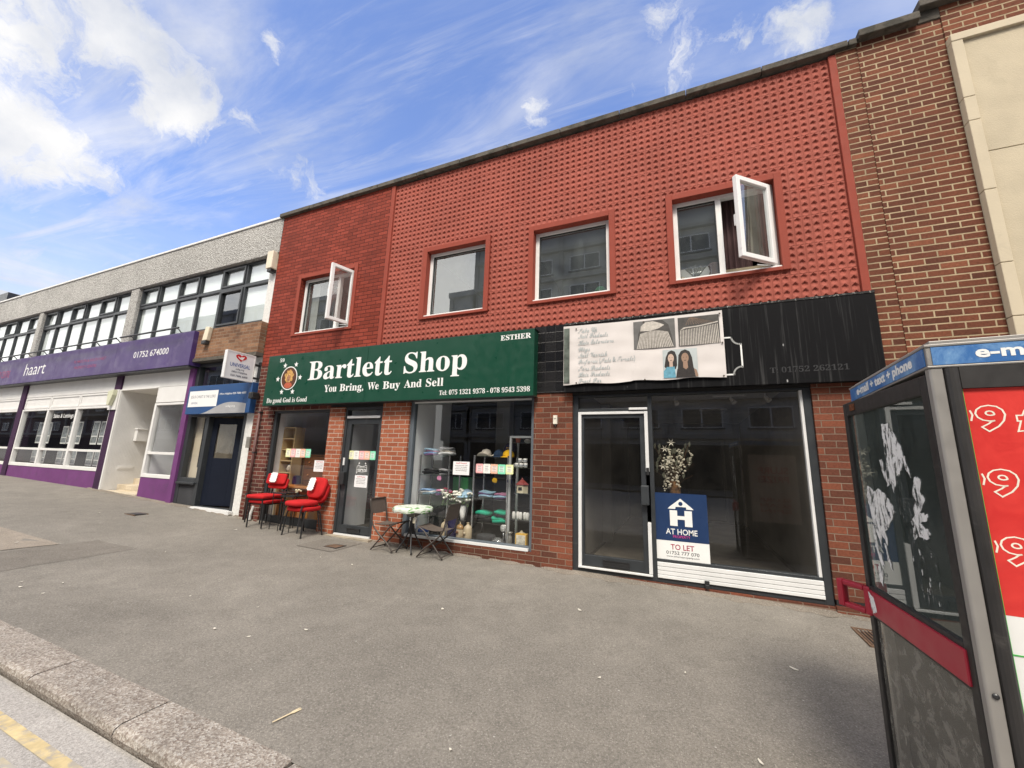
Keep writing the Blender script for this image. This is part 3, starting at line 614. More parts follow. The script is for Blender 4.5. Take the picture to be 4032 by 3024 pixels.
pq=pane(q,.11,.59,.99,1.75,0,glass('cream_glass',(.8,.76,.68),.05,.35,(.5,.44,.34)),local=True)
it=MB(); room(it,-10.37,-8.37,5.56,6.5,.34,2.5,(0,0,0,3,0)); it.box(-10.36,-10.03,5.60,5.64,.342,2.49,0); it.box(-10.028,-9.66,5.60,5.66,1.15,2.25,2); it.box(-10.028,-9.66,5.60,5.66,.342,1.149,0); build('lobby',it,[m_cream,m_cream,m_dark,m_dfl,m_cream],OB)
rf=MB(); rf.box(-32,-8.4,11.2,11.3,-.3,6.3); build('rear_wall',rf,m_bk_tan,OB)

# ------------------------------------------------------------------ brick building, right
BB=thing('brick_building','weathered brown brick building with cream stone framed panel and concrete coping','building',(4,5.4,0))
build('brick_wall',MB().box(2.2705,3.06,5.381,5.7,-.5,6.80).box(3.06,9,5.365,5.7,6.46,6.95).box(3.06,9,5.5,5.7,-.5,6.46),m_bk_right,BB)
m_stone=mat('cream_stone',(.56,.485,.36),.85,var=.08,vs=2,bump=.15,bs=40,dirt=((.38,.33,.25),4,.60,.5))
fr=MB(); 
for z0,z1 in((-.4,3.05),(3.056,3.62),(3.626,4.45),(4.456,5.30),(5.306,5.60),(5.606,6.36)): fr.box(3.063,3.16,5.30,5.62,z0,z1)
for a,b in((3.063,3.9),(3.906,5.2),(5.206,9)): fr.box(a,b,5.295,5.62,6.363,6.458)
build('stone_frame',fr,m_stone,BB,bevel=.006)
build('render_panel',MB().box(3.165,9,5.33,5.49,4.92,6.36).box(3.165,9,5.33,5.49,-.4,4.908),mat('cream_render',(.52,.45,.33),.9,var=.13,vs=2.5,bump=.35,bs=90,dirt=((.42,.36,.26),2,.58,.5)),BB)
cp=MB(); cp.box(2.272,2.85,5.28,5.7,6.80,6.90); cp.box(2.856,9,5.28,5.7,6.955,7.05); cp.box(2.856,3.06,5.365,5.7,6.801,6.953); build('coping',cp,m_coping,BB,bevel=.01)
build('roof',MB().box(2.3,9,5.7,13,6.5,6.6).box(2.272,2.4,5.7,13,-.5,6.5).box(2.3,9,12.9,13,-.5,6.5),m_coping,BB)
# dark-roofed building at the far end of the terrace
DB=thing('corner_building','dark flat-roofed building beyond the far left end of the pebbledashed terrace','building',(-45,9.5,1))
build('wall',MB().box(-60,-36.9,9,20,-1,9.9),mat('grey_render',(.25,.25,.25),.9),DB); build('roof',MB().box(-60.4,-36.6,8.6,20.4,9.9,10.5),m_black,DB)
build('window',MB().box(-50,-48,8.97,9,6,7.5).box(-46,-44,8.97,9,6,7.5).box(-42,-40,8.97,9,6,7.5),m_black,DB)

# ------------------------------------------------------------------ buildings across the road (seen in the windows)
m_blk=mat('grey_block_render',(.42,.42,.40),.9,var=.1,vs=.3); m_pale=mat('pale_block_render',(.40,.40,.41),.9,var=.1,vs=.3); m_bwin=mat('block_window',(.03,.036,.045),.25)
m_band=mat('concrete_band',(.30,.29,.27),.9,var=.15,vs=.5)
def block(label,x0,x1,y0,h,M,nx,nz,ww,wh,zb):
    t_=thing('apartment_block',label,'building',((x0+x1)/2,y0,0)); mb=MB(); mb.box(x0,x1,y0-12,y0,-1.2,h); mb.box(x0-.3,x1+.3,y0-12.3,y0+.3,h,h+.5); build('wall',mb,M,t_)
    ys=MB()
    proto=build('window',MB().box(-ww/2,ww/2,-.02,.06,0,wh).box(-ww/2-.1,ww/2+.1,.0,.12,-.12,0),m_bwin,t_,local=True); build('window_bar',MB().box(-ww/2,ww/2,.061,.10,0,.07).box(-ww/2,ww/2,.061,.10,wh-.07,wh).box(-.04,.04,.061,.10,.071,wh-.071).box(-ww/2,-ww/2+.07,.061,.10,.071,wh-.071).box(ww/2-.07,ww/2,.061,.10,.071,wh-.071),m_upvc,proto,local=True)
    k=0
    for i in range(nx):
        for j in range(nz):
            c=proto if k==0 else copy_tree(proto,t_)
            k+=1; c.parent=t_; c.location=(x0+(i+.5)*(x1-x0)/nx-(x0+x1)/2,0,zb+j*(h-zb-1)/nz)
    fb=MB()
    for j in range(nz+1): fb.box(x0-.05,x1+.05,y0,y0+.35,zb-.75+j*(h-zb-1)/nz,zb-.45+j*(h-zb-1)/nz)
    for i in range(nx+1): c=x0+i*(x1-x0)/nx; fb.box(c-.2,c+.2,y0,y0+.2,3.1,h)
    build('floor_band',fb,m_band,t_)
    build('shop_level',MB().box(x0+.3,x1-.3,y0,y0+.15,.0,3.0),m_dark,t_)
    return t_
block('dark grey apartment block across the road, reflected in the shop windows',-17.3,16,-20,21.5,m_blk,8,6,2.6,1.4,4.2)
block('pale apartment block across the road, reflected in the left upper windows',-66,-29,-20,19,m_pale,8,5,3.0,1.5,4.2)
block('low stepped dark wing at the left end of the grey apartment block',-19.9,-17.4,-20,16.9,m_blk,1,5,1.2,1.4,4.2)
block('unseen dark brick block added across the road to darken far left window reflections',-150,-72,-20,14,mat('dark_block_brick',(.12,.09,.08),.9),12,3,2.6,1.4,4.2)  # unseen block added to darken reflections in the left ground-floor windows
block('brown apartment block across the road, furthest along to the right',22,60,-20,17,mat('brown_block',(.15,.11,.09),.9),7,4,2.4,1.4,4.2)

# ------------------------------------------------------------------ signs
def flat(parent,name,poly,y,M,d=.0015): return build(name,MB().prism(poly,lambda u,v,t:(u,y-t,v),d),M,parent)
def rect(x0,x1,z0,z1): return [(x0,z0),(x1,z0),(x1,z1),(x0,z1)]
def ell(cx,cz,a,b,n=32,k0=0,k1=2*PI): return [(cx+a*math.cos(k0+(k1-k0)*i/n),cz+b*math.sin(k0+(k1-k0)*i/n)) for i in range(n)]
def star(cx,cz,r,n=5,k=.42): return [(cx+(r if i%2==0 else r*k)*math.sin(PI*i/n),cz+(r if i%2==0 else r*k)*math.cos(PI*i/n)) for i in range(2*n)]
def letters(parent,name,items,y,M):
    mb=MB()
    for body,rc_,*o in items:
        kw=o[0] if o else {}; text_into(mb,body,rc_,lambda u,v,t=0:(u,y-t,v),**kw)
    return build(name,mb,M,parent)
v_white=mat('white_vinyl',(.80,.80,.78),.4,var=.03); v_black=mat('black_vinyl',(.02,.02,.022),.5)
# green shop sign.  q() turns a point of the facade plane into a point of the sign board standing proud of it
GS=thing('shop_sign','wide dark green shop sign with white serif lettering and oval portrait','sign',(-4.7,5.25,2.9))
ky=5.22/5.4
def q(x,z): return (x*ky,1.5+(z-1.5)*ky)
m_green=mat('green_sign_board',(.004,.052,.028),.35,var=.06,vs=2,dirt=((.012,.07,.045),5,.70,.15))
x0,x1=-7.60,-1.905; z0,z1=2.425,3.425
build('board',MB().box(x0,-5.02,5.22,5.385,z0,z1).box(-5.017,x1,5.22,5.385,z0,z1),m_green,GS,bevel=.003)
build('edge_trim',MB().box(x0-.012,x1+.012,5.225,5.39,z1,z1+.008).box(x0-.012,x1+.012,5.225,5.39,z0-.008,z0),m_black,GS)
import itertools
LG=lambda x0,z0,x1,z1:(x0,x1,z0,z1)
def sgn(body,a,b,c,d,**k): return (body,(a,b,c,d),k)
yb=5.2185
letters(GS,'lettering',[sgn('Bartlett',-6.435,-4.465,2.873,3.237,style='sb',bold=.004)],yb,v_white); letters(GS,'lettering',[sgn('Shop',-4.215,-3.012,2.778,3.237,style='sb',bold=.004)],yb,v_white)
words=[('You',-5.98,-5.675,2.632,2.763),('Bring,',-5.60,-5.05,2.597,2.768),('We',-4.96,-4.715,2.634,2.763),('Buy',-4.626,-4.265,2.597,2.764),('And',-4.182,-3.835,2.633,2.768),('Sell',-3.75,-3.42,2.633,2.77)]
for w_ in words: letters(GS,'lettering',[sgn(*w_,style='sb',bold=.005)],yb,v_white)
letters(GS,'lettering',[sgn('Tel: 075 1321 9378 - 078 9543 5398',-3.485,-1.957,2.487,2.566,style='sb')],yb,v_white)
letters(GS,'lettering',[sgn('Do good God is Good',-7.49,-6.39,2.446,2.568,style='sb')],yb,v_white)
letters(GS,'lettering',[sgn('ESTHER',-2.448,-1.957,3.285,3.368,style='sb',bold=.008)],yb,v_white)
letters(GS,'lettering',[sgn('59',-7.268,-7.146,3.285,3.362,style='sb')],yb,v_white)
sm=MB()
for cx_,cz_ in((-7.10,3.207),(-6.795,3.211),(-7.255,2.942),(-6.645,2.948),(-7.10,2.681),(-6.80,2.678)): sm.prism(star(cx_,cz_,.058),lambda u,v,t:(u,yb-t,v),.0015)
build('star',sm,v_white,GS)
pt=flat(GS,'portrait',ell(-6.945,2.948,.222,.233,40),yb,v_white)
por=lambda nm,pl,y,M: build(nm,MB().prism(pl,lambda u,v,t:(u,y-t,v),.0012),M,pt)
por('portrait_background',ell(-6.945,2.948,.203,.214,40),5.2168,mat('portrait_brown',(.10,.035,.015),.5,var=.5,vs=12))
M,t,b,v=new_mat('portrait_hair'); col=t.ramp(t.noise(t.mapping(v,(1,1,.5)),24,5,.7,1.2),[(.3,(.20,.07,.02)),(.5,(.55,.30,.08)),(.7,(.80,.60,.28))]); t.L.new(col,b.inputs['Base Color'])
por('portrait_hair',[(-6.945+.115*math.cos(a)*(1+.16*math.sin(7*a)),2.985+.125*math.sin(a)*(1+.10*math.cos(9*a))) for a in [2*PI*i/48 for i in range(48)]],5.2154,M)
por('portrait_shoulders',[(-7.06,2.795),(-7.03,2.84),(-6.98,2.865),(-6.91,2.865),(-6.86,2.84),(-6.83,2.795),(-6.90,2.752),(-6.99,2.752)],5.2154,mat('portrait_dress',(.45,.10,.05),.5,var=.3,vs=30))
por('portrait_face',ell(-6.95,2.945,.048,.066,24),5.214,mat('portrait_skin',(.36,.17,.09),.5,var=.2,vs=20))
fm=MB()
for cx_ in(-6.97,-6.93): fm.prism(ell(cx_,2.958,.009,.005,10),lambda u,v,t:(u,5.2127-t,v),.0008)
fm.prism(ell(-6.95,2.912,.017,.007,12),lambda u,v,t:(u,5.2127-t,v),.0008); build('portrait_features',fm,mat('portrait_dark',(.06,.02,.015),.5),pt)

# black sign over the empty shop
BS=thing('shop_sign','long streaked black fascia sign over the empty shop, half hidden by banner','sign',(.3,5.3,3))
M,t,b,v=new_mat('streaked_black_board')
s1=t.noise(t.mapping(v,(26,1,.8)),1.0,5,.6,.3); s2=t.noise(t.mapping(v,(1,1,1)),1.5,4); sepz=t.n('ShaderNodeSeparateXYZ'); t.L.new(v,sepz.inputs[0])
f=t.math('MULTIPLY',t.mr(s1,.52,.74,0,.65,True),t.mr(s2,.35,.65,.2,1)); col=t.mix(f,(.005,.005,.006,1),(.075,.075,.075,1))
vo=t.n('ShaderNodeTexVoronoi'); t.L.new(t.mapping(v,(9,1,4)),vo.inputs['Vector']); vo.inputs['Scale'].default_value=1
cs=t.n('ShaderNodeSeparateColor'); t.L.new(vo.outputs['Color'],cs.inputs[0]); f2=t.math('MULTIPLY',t.mr(vo.outputs['Distance'],.03,.09,1,0),t.mr(cs.outputs[0],.6,.62,0,.8)); col=t.mix(f2,col,(.55,.55,.55,1))
t.L.new(col,b.inputs['Base Color']); b.inputs['Roughness'].default_value=.65; b.inputs['Specular IOR Level'].default_value=.12
build('board',MB().box(-1.475,2.045,5.30,5.384,2.465,3.45),M,BS,bevel=.004)
build('edge_flashing',MB().box(-1.475,2.045,5.295,5.384,3.451,3.475),mat('flaking_black',(.03,.03,.03),.8,var=.4,dirt=((.55,.53,.5),26,.52,.9)),BS)
def ribbon(pts,wd,y,t_=.002):
    mb=MB()
    for a,b in zip(pts,pts[1:]):
        d=Vector((b[0]-a[0],b[1]-a[1])).normalized()*wd*.35; n_=Vector((-d.y,d.x)).normalized()*wd/2
        p0=(a[0]-d.x,a[1]-d.y); p1=(b[0]+d.x,b[1]+d.y)
        mb.prism([(p0[0]-n_.x,p0[1]-n_.y),(p1[0]-n_.x,p1[1]-n_.y),(p1[0]+n_.x,p1[1]+n_.y),(p0[0]+n_.x,p0[1]+n_.y)],lambda u,v,t:(u,y-t,v),t_)
    return mb
em=[(.30,3.07),(.628,3.066)]+[(.715+.09*math.cos(a),3.066+.09*math.sin(a)) for a in [PI+PI/2*k/7 for k in range(8)]]+[(.72,2.976),(.72,2.69)]+[(.715+.09*math.cos(a),2.605+.09*math.sin(a)) for a in [PI/2+PI/2*k/7 for k in range(8)]]+[(.628,2.603),(.30,2.603)]
build('emblem_outline',ribbon(em,.018,5.2985),v_white,BS)
letters(BS,'lettering',[sgn('T: 01752 262121',.995,1.733,2.597,2.665,style='sb')],5.2985,mat('faded_dark_lettering',(.022,.022,.024),.5))
# white vinyl banner
BN=thing('banner','white wrinkled vinyl banner listing hair products with faded script and hair photos','banner',(-.46,5.27,3))
def wav(u,v): return 5.272+.0022*math.sin(5*u+9*v)+.0016*math.sin(13*u-17*v)-.0012*math.sin(31*v+3*u)
bx0,bx1,bz0,bz1=-1.478,.543,2.56,3.42; nx,nz=60,26; vs=[]
for j in range(nz+1):
    for i in range(nx+1):
        u=i/nx;a=j/nz; sag=.018*math.sin(PI*u*3.0)**2*(1-a)-.012*math.sin(PI*u)*(a)
        x=bx0+(bx1-bx0)*u; z=bz0+(bz1-bz0)*a+(sag if j in(0,nz) else 0)+(.008 if a<.5 else 0)*(u>.45); vs.append((x,wav(x,z),z))
fs=[(j*(nx+1)+i,j*(nx+1)+i+1,(j+1)*(nx+1)+i+1,(j+1)*(nx+1)+i) for j in range(nz) for i in range(nx)]
build('sheet',MB().add(vs,fs),mat('banner_vinyl',(.66,.615,.59),.45,var=.05,vs=1.5,dirt=((.5,.46,.42),3,.6,.4),bump=.15,bs=8),BN,smooth=True)
m_fade=mat('faded_grey_print',(.42,.45,.45),.6,var=.2,vs=20)
L_=[('Make Up',-1.265,-1.0,3.265,3.37),('Nail Products',-1.265,-.852,3.215,3.285),('Hair Extensions',-1.265,-.777,3.122,3.192),('Wigs',-1.265,-1.10,3.0,3.095),('Nail Varnish',-1.265,-.867,2.94,3.01),('Perfumes (Male & Female)',-1.265,-.505,2.825,2.925),('Mens Products',-1.265,-.83,2.754,2.822),('Hair Products',-1.265,-.837,2.667,2.735),('Snack Bar',-1.265,-.95,2.580,2.645)]
for l in L_: letters(BN,'lettering',[sgn(*l,style='script',bold=.012)],5.2655,m_fade)
def ph(name,x0,x1,z0,z1,M): return flat(BN,name,rect(x0,x1,z0,z1),5.2660,M,.001)
m_pd=mat('photo_dark',(.06,.055,.05),.5,var=.4,vs=14); m_pl=mat('photo_pale_hair',(.50,.46,.41),.5,var=.3,vs=30); m_pb=mat('photo_brown_hair',(.16,.11,.08),.5,var=.5,vs=40)
p1=ph('photo',-.516,-.004,2.997,3.379,mat('photo_grey',(.13,.125,.12),.5,var=.3,vs=6))
def pf(par,name,pl,y,M): return build(name,MB().prism(pl,lambda u,v,t:(u,y-t,v),.0008),M,par)
pf(p1,'photo_hair_mass',[(-.47,3.0),(-.46,3.2),(-.40,3.33),(-.30,3.377),(-.16,3.377),(-.08,3.30),(-.04,3.12),(-.03,3.0)],5.2647,m_pd)
mb=MB()
for i in range(22):
    u=i/21; xt=-.425+.33*u; xb=-.475+.44*u; w_=.0065; zt=3.205+.03*math.sin(PI*u); mb.prism([(xb-w_,2.999),(xb+w_,2.999),(xt+w_*.8,zt),(xt-w_*.8,zt)],lambda u,v,t:(u,5.2636-t,v),.0008)
build('photo_hair_strands',mb,m_pl,p1)
pf(p1,'photo_hair_swirl',[(-.43,3.24),(-.42,3.31),(-.36,3.36),(-.27,3.365),(-.18,3.33),(-.13,3.30),(-.20,3.26),(-.30,3.235)],5.2636,m_pl)
p2=ph('photo',.033,.503,3.0,3.373,m_pd)
mb=MB()
for i in range(24):
    u=i/23; xt=.06+.42*u; xb=.05+.44*u; w_=.0055; mb.prism([(xb-w_,3.002),(xb+w_,3.002),(xt+w_*.7,3.20+.05*u),(xt-w_*.7,3.20+.05*u)],lambda u,v,t:(u,5.2647-t,v),.0008)
build('photo_hair_strands',mb,m_pl,p2); pf(p2,'photo_parting',[(.05,3.20),(.12,3.225),(.28,3.235),(.49,3.27),(.49,3.285),(.28,3.25),(.1,3.24)],5.2647,m_pl)
mb=MB()
for i in range(12): u=i/11; mb.prism([(.17+.02*u,3.37),(.176+.02*u,3.37),(.13+.34*u,3.27),(.12+.34*u,3.27)],lambda u,v,t:(u,5.2647-t,v),.0008)
build('photo_hair_strands',mb,m_pb,p2)
p3=ph('photo',-.165,.236,2.59,2.96,mat('photo_wall',(.46,.50,.50),.5,var=.1,vs=8))
m_sk1=mat('photo_pale_skin',(.52,.38,.30),.5); m_sk2=mat('photo_tan_skin',(.30,.19,.13),.5); m_ph=mat('photo_black_hair',(.025,.02,.018),.5,var=.5,vs=60)
pf(p3,'photo_hair',[(-.15,2.74),(-.13,2.86),(-.10,2.93),(-.06,2.95),(-.02,2.93),(0,2.86),(.0,2.75),(-.02,2.70),(-.12,2.70)],5.2647,m_ph)
pf(p3,'photo_hair',[(.005,2.70),(.02,2.88),(.05,2.93),(.10,2.95),(.15,2.92),(.175,2.84),(.19,2.68),(.1,2.62)],5.2647,m_ph)
pf(p3,'photo_top',[(-.163,2.592),(-.16,2.68),(-.12,2.735),(-.03,2.735),(-.02,2.592)],5.2636,mat('photo_blue_top',(.12,.32,.42),.5,var=.3,vs=30))
pf(p3,'photo_shirt',[(-.018,2.592),(.0,2.70),(.06,2.745),(.14,2.745),(.19,2.70),(.205,2.592)],5.2636,m_ph)
pf(p3,'photo_arm',[(.206,2.595),(.192,2.70),(.22,2.68),(.233,2.62),(.233,2.595)],5.2636,m_sk2)
pf(p3,'photo_face',ell(-.07,2.845,.036,.058,18),5.2625,m_sk1); pf(p3,'photo_face',ell(.095,2.84,.042,.065,18),5.2625,m_sk2)
pf(p3,'photo_neck',[(-.09,2.735),(-.05,2.735),(-.05,2.80),(-.09,2.80)],5.263,m_sk1); pf(p3,'photo_neck',[(.07,2.715),(.10,2.69),(.125,2.715),(.12,2.79),(.07,2.79)],5.2628,m_sk2)
mb=MB()
for cx_,cz_,s_ in((-.07,2.845,1),(.095,2.84,1.15)):
    for dx in(-.015,.015): mb.prism(ell(cx_+dx*s_,cz_+.008,.006*s_,.003,8),lambda u,v,t:(u,5.2615-t,v),.0005)
    mb.prism(ell(cx_,cz_-.028*s_,.013*s_,.004,8),lambda u,v,t:(u,5.2615-t,v),.0005)
build('photo_features',mb,m_ph,p3)
ph('photo',-1.472,-1.39,2.585,3.385,mat('photo_dark_edge',(.10,.12,.10),.5,var=.8,vs=7))
nm=MB()
for x,z in((-1.293,3.364),(.513,3.376),(.522,2.999),(.512,2.585),(-.392,2.585),(-1.293,2.585),(-.385,3.367)): nm.lathe([(.011,0),(.011,.004),(.004,.007)],(0,0,0),10); nm.v[-30:]=[(x+p[0],5.262-p[2],z+p[1]) for p in nm.v[-30:]]
build('nail_head',nm,mat('rusty_steel',(.10,.085,.07),.6),BN)
# purple fascia sign, its rail of lamps
PS=thing('fascia_sign','long purple fascia sign with white lettering on the pebbledashed building','sign',(-16,5.3,3.8))
M=mat('purple_sign_board',(.058,.030,.135),.4,var=.18,vs=1.2,dirt=((.15,.12,.22),2.2,.50,.4)); bd=MB(); x=-10.30
while x>-32: bd.box(max(-32,x-3.3)+.004,x,5.20,5.448,3.437,4.257); x-=3.3
build('board',bd,M,PS,bevel=.004); build('underside_trim',MB().box(-32,-10.32,5.22,5.448,3.40,3.436),m_black,PS)
letters(PS,'lettering',[sgn('haart',-18.95,-17.55,3.66,4.04,slant=.1,bold=-.004)],5.1985,v_white)
letters(PS,'lettering',[sgn('01752 674000',-12.72,-11.2,3.768,3.93,bold=.006)],5.1985,v_white)
m_pink=mat('faded_pink_lettering',(.30,.05,.13),.5)
letters(PS,'lettering',[sgn('PLYMOUTH & SOUTH WEST',-15.8,-14.07,3.84,3.92,bold=.004),sgn('PROPERTY CENTRE',-15.72,-14.5,3.665,3.745,bold=.004)],5.1985,m_pink)
letters(PS,'lettering',[sgn('haart',-27.0,-25.6,3.66,4.04,slant=.1)],5.1985,v_white)
letters(PS,'lettering',[sgn('PROPERTY CENTRE',-21.5,-20.0,3.665,3.9,bold=.004)],5.1985,m_pink)
for a,b in((-31.5,-21.2),(-21.1,-13.3),(-13.1,-10.6)):
    SL=thing('sign_light','thin black lighting rail on the purple sign, '+('far left length' if a<-30 else 'middle length' if a<-20 else 'shortest length by brick panel'),'light',((a+b)/2,5.1,4.27),0,'lighting rails over the purple sign')
    build('rail',MB().tube([(a,5.02,4.30),(b,5.02,4.30)],.022,8),m_black,SL)
    n=max(2,int((b-a)/.95))
    for i in range(n): x=a+.25+(b-a-.5)*i/(n-1); build('arm',MB().tube([(x,5.21,4.262),(x,5.15,4.33),(x,5.08,4.345),(x,5.02,4.30)],.012,6).box(x-.03,x+.03,5.21,5.26,4.258,4.275),m_black,SL)
# blue sign over the open entrance
US=thing('shop_sign','small blue sign with white panel and grey wave over the open blue doorway','sign',(-9.2,5.3,2.6))
build('board',MB().box(-10.27,-8.10,5.30,5.448,2.31,2.945),mat('blue_sign_board',(.018,.070,.20),.35,var=.06),US,bevel=.003)
wave=[(-9.72,2.312)]+[(-9.72+1.50*i/20,2.312+.235*math.sin(PI/2*min(1,i/13))**1.6-(0 if i<13 else .045*((i-13)/7)**2)) for i in range(1,21)]+[(-8.22,2.312)]
flat(US,'wave',wave,5.2985,mat('grey_vinyl',(.34,.34,.35),.4)); flat(US,'panel',rect(-10.21,-9.19,2.47,2.825),5.2985,v_white)
letters(US,'lettering',[sgn('JESUS CHRIST IS THE LORD',-10.14,-9.26,2.645,2.725)],5.2965,mat('slate_vinyl',(.10,.10,.13),.5))
letters(US,'lettering',[sgn('UNIVERSAL',-10.10,-9.86,2.53,2.58)],5.2965,mat('grey_navy_vinyl',(.07,.09,.2),.5))
letters(US,'lettering',[sgn('24hrs Helpline 020 7686 6000',-9.14,-8.27,2.70,2.755,bold=.006)],5.2985,v_white); letters(US,'lettering',[sgn('uckg.org',-8.86,-8.56,2.43,2.485)],5.2965,v_white)
# projecting box sign: faces look up and down the street
PJ=thing('projecting_sign','white projecting box sign with red heart on black brackets above the blue sign','sign',(-8.18,5.3,3.2))
build('box',MB().box(-8.225,-8.14,4.727,5.30,2.935,3.495),mat('lightbox_white',(.72,.73,.74),.35,var=.04),PJ,bevel=.01)
build('face_trim',MB().box(-8.139,-8.134,4.727,5.30,2.935,2.955).box(-8.139,-8.134,4.727,5.30,3.475,3.495).box(-8.139,-8.134,4.727,4.745,2.956,3.474).box(-8.139,-8.134,5.282,5.30,2.956,3.474),m_upvc,PJ)
side=lambda u,v,t=0:(-8.1385+t,u,v)
def side_text(name,body,rc_,M,**k): mb=MB(); text_into(mb,body,rc_,lambda u,v,t=0:(-8.1365,u,v),**k); return build(name,mb,M,PJ)
hp=[(5.01+.0085*16*math.sin(a)**3*.8,3.385+.0065*(13*math.cos(a)-5*math.cos(2*a)-2*math.cos(3*a)-math.cos(4*a))*.8) for a in [2*PI*i/40 for i in range(40)]]
h_=build('heart',MB().prism(hp,side,.0015),mat('red_vinyl',(.50,.015,.02),.4),PJ)
build('dove',MB().prism([(4.935,3.41),(4.985,3.385),(5.01,3.40),(5.04,3.405),(5.075,3.42),(5.06,3.38),(5.04,3.36),(5.055,3.345),(5.02,3.345),(4.99,3.355),(4.96,3.375)],lambda u,v,t:(-8.1368+t,u,v),.001),v_white,h_)
m_ub=mat('blue_vinyl',(.02,.07,.30),.4); m_uk=mat('navy_vinyl',(.03,.035,.08),.4)
side_text('lettering','UNIVERSAL',(4.815,5.215,3.185,3.265),m_ub,bold=.004); side_text('lettering','uckg.org',(4.935,5.10,3.12,3.165),m_uk,bold=.008); side_text('lettering','24hrs Helpline',(4.86,5.17,3.055,3.105),m_uk,bold=.012); side_text('lettering','020 7686 6000',(4.85,5.19,2.99,3.03),m_uk,bold=.012)
build('bracket',MB().box(-8.20,-8.16,5.30,5.45,3.02,3.06).box(-8.20,-8.16,5.30,5.45,3.30,3.34).box(-8.22,-8.14,5.43,5.45,2.98,3.40),m_black,PJ)
# alarm boxes, lamp, meter box, downpipe
def tagged(name,mb,M,label,cat,base,**k): o=build(name,mb,M,None,base=base,bevel=k.pop('bevel',.006),**k); return tag(o,label,cat)
AB=thing('alarm_box','cream alarm box with black base on the tan brick panel','alarm box',(-10,5.25,4))
build('cover',MB().prism([(-9.99,3.99),(-9.82,3.99),(-9.78,4.30),(-9.93,4.32)],lambda u,v,t:(u,5.298-t,v),.085),mat('cream_plastic',(.72,.64,.48),.4),AB,bevel=.012); build('strobe',MB().box(-9.985,-9.83,5.20,5.298,3.90,3.985),m_black,AB,bevel=.015)
AB=thing('alarm_box','greenish cream alarm box at the top of the dark pier by the shop recess','alarm box',(-13.7,5.3,2.9))
build('backplate',MB().box(-13.86,-13.48,5.37,5.40,2.50,3.03),m_white,AB); build('cover',MB().prism([(-13.80,2.98),(-13.54,3.02),(-13.53,2.88),(-13.64,2.60),(-13.74,2.62)],lambda u,v,t:(u,5.369-t,v),.09),mat('greenish_plastic',(.58,.58,.42),.4),AB,bevel=.012)
AB=thing('alarm_box','cream junction box high under the pebbledashed band beside the red wall','alarm box',(-8.2,5.4,5.7))
build('cover',MB().box(-8.31,-8.12,5.30,5.449,5.52,5.93),mat('cream_plastic2',(.70,.62,.48),.5),AB,bevel=.012); build('base',MB().box(-8.28,-8.15,5.32,5.449,5.45,5.515),m_black,AB,bevel=.01)
FL=thing('floodlight','small black floodlight on the white strip beside the blue sign','light',(-8.2,5.4,2.7))
build('body',MB().box(-8.05,-7.93,5.20,5.37,2.58,2.72),m_black,FL,bevel=.02); build('arm',MB().tube([(-7.98,5.37,2.65),(-7.98,5.40,2.65)],.02),m_black,FL)
DP=thing('downpipe','thin brown painted downpipe down the dark brick pier','downpipe',(-7.83,5.36,.3))
build('pipe',MB().tube([(-7.83,5.355,.24),(-7.83,5.355,2.40)],.026,10),mat('brown_pipe_paint',(.10,.038,.032),.5),DP,smooth=True)
for z in(.7,1.5,2.3): build('clip',MB().box(-7.865,-7.795,5.33,5.40,z,z+.03),m_black,DP)
SP=tagged('waste_pipe',MB().tube([(-7.67,5.36,.24),(-7.67,5.36,.34),(-7.67,5.40,.50)],[.028,.026,.024],10),mat('grey_plastic',(.5,.5,.48),.5),'short pale grey waste pipe at the foot of the dark brick pier','pipe',(-7.67,5.36,.24))
tagged('intercom',MB().box(-8.13,-8.02,5.36,5.40,1.60,1.82).box(-8.11,-8.04,5.352,5.36,1.72,1.79),mat('grey_plate',(.36,.34,.30),.4,.6),'small grey intercom plate on the wall between doorway and dark pier','intercom',(-8.1,5.38,1.7))
IB=thing('bell_box','small cream plastic box with black cable end on the brown pier','switch box',(-1.62,5.38,2.08))
build('cover',MB().box(-1.652,-1.596,5.36,5.40,2.03,2.155).box(-1.64,-1.608,5.352,5.36,2.11,2.13),mat('cream_plastic3',(.70,.66,.56),.5,dirt=((.4,.35,.28),20,.55,.6)),IB,bevel=.005); build('cable_end',MB().tube([(-1.624,5.38,2.03),(-1.62,5.375,2.0)],.008,6),m_black,IB)
PL=thing('padlock','small black padlock hasp on the white boards under the empty shop window','padlock',(.2,5.4,.2))
build('hasp',MB().box(.175,.225,5.395,5.412,.15,.215),m_black,PL); build('body',MB().box(.182,.222,5.375,5.395,.135,.175),m_black,PL,bevel=.004)
# to-let board
TB=thing('letting_board','blue and white to let board standing in the empty shop window','sign',(-.05,5.46,.8))
build('board',MB().box(-.355,.25,5.455,5.468,.61,1.17),mat('navy_board',(.012,.035,.105),.35),TB); build('lower_board',MB().box(-.355,.25,5.455,5.468,.34,.608),v_white,TB)
flat(TB,'roof',[(-.19,.985),(-.17,1.008),(-.043,1.11),(.08,1.008),(.10,.985),(.02,.985),(.018,1.01),(-.035,1.012),(-.10,1.01),(-.105,.985)],5.4535,v_white)
flat(TB,'emblem',ell(-.043,1.05,.024,.024,20),5.4515,mat('navy_dot',(.012,.035,.105),.4))
flat(TB,'emblem',rect(-.17,-.085,.785,.968),5.4535,v_white); flat(TB,'emblem',rect(-.003,.08,.785,.968),5.4535,v_white); flat(TB,'emblem',rect(-.0849,-.0031,.862,.905),5.4535,v_white)
flat(TB,'emblem',rect(-.06,-.028,.912,.985),5.4535,mat('navy_bar',(.012,.035,.105),.4))
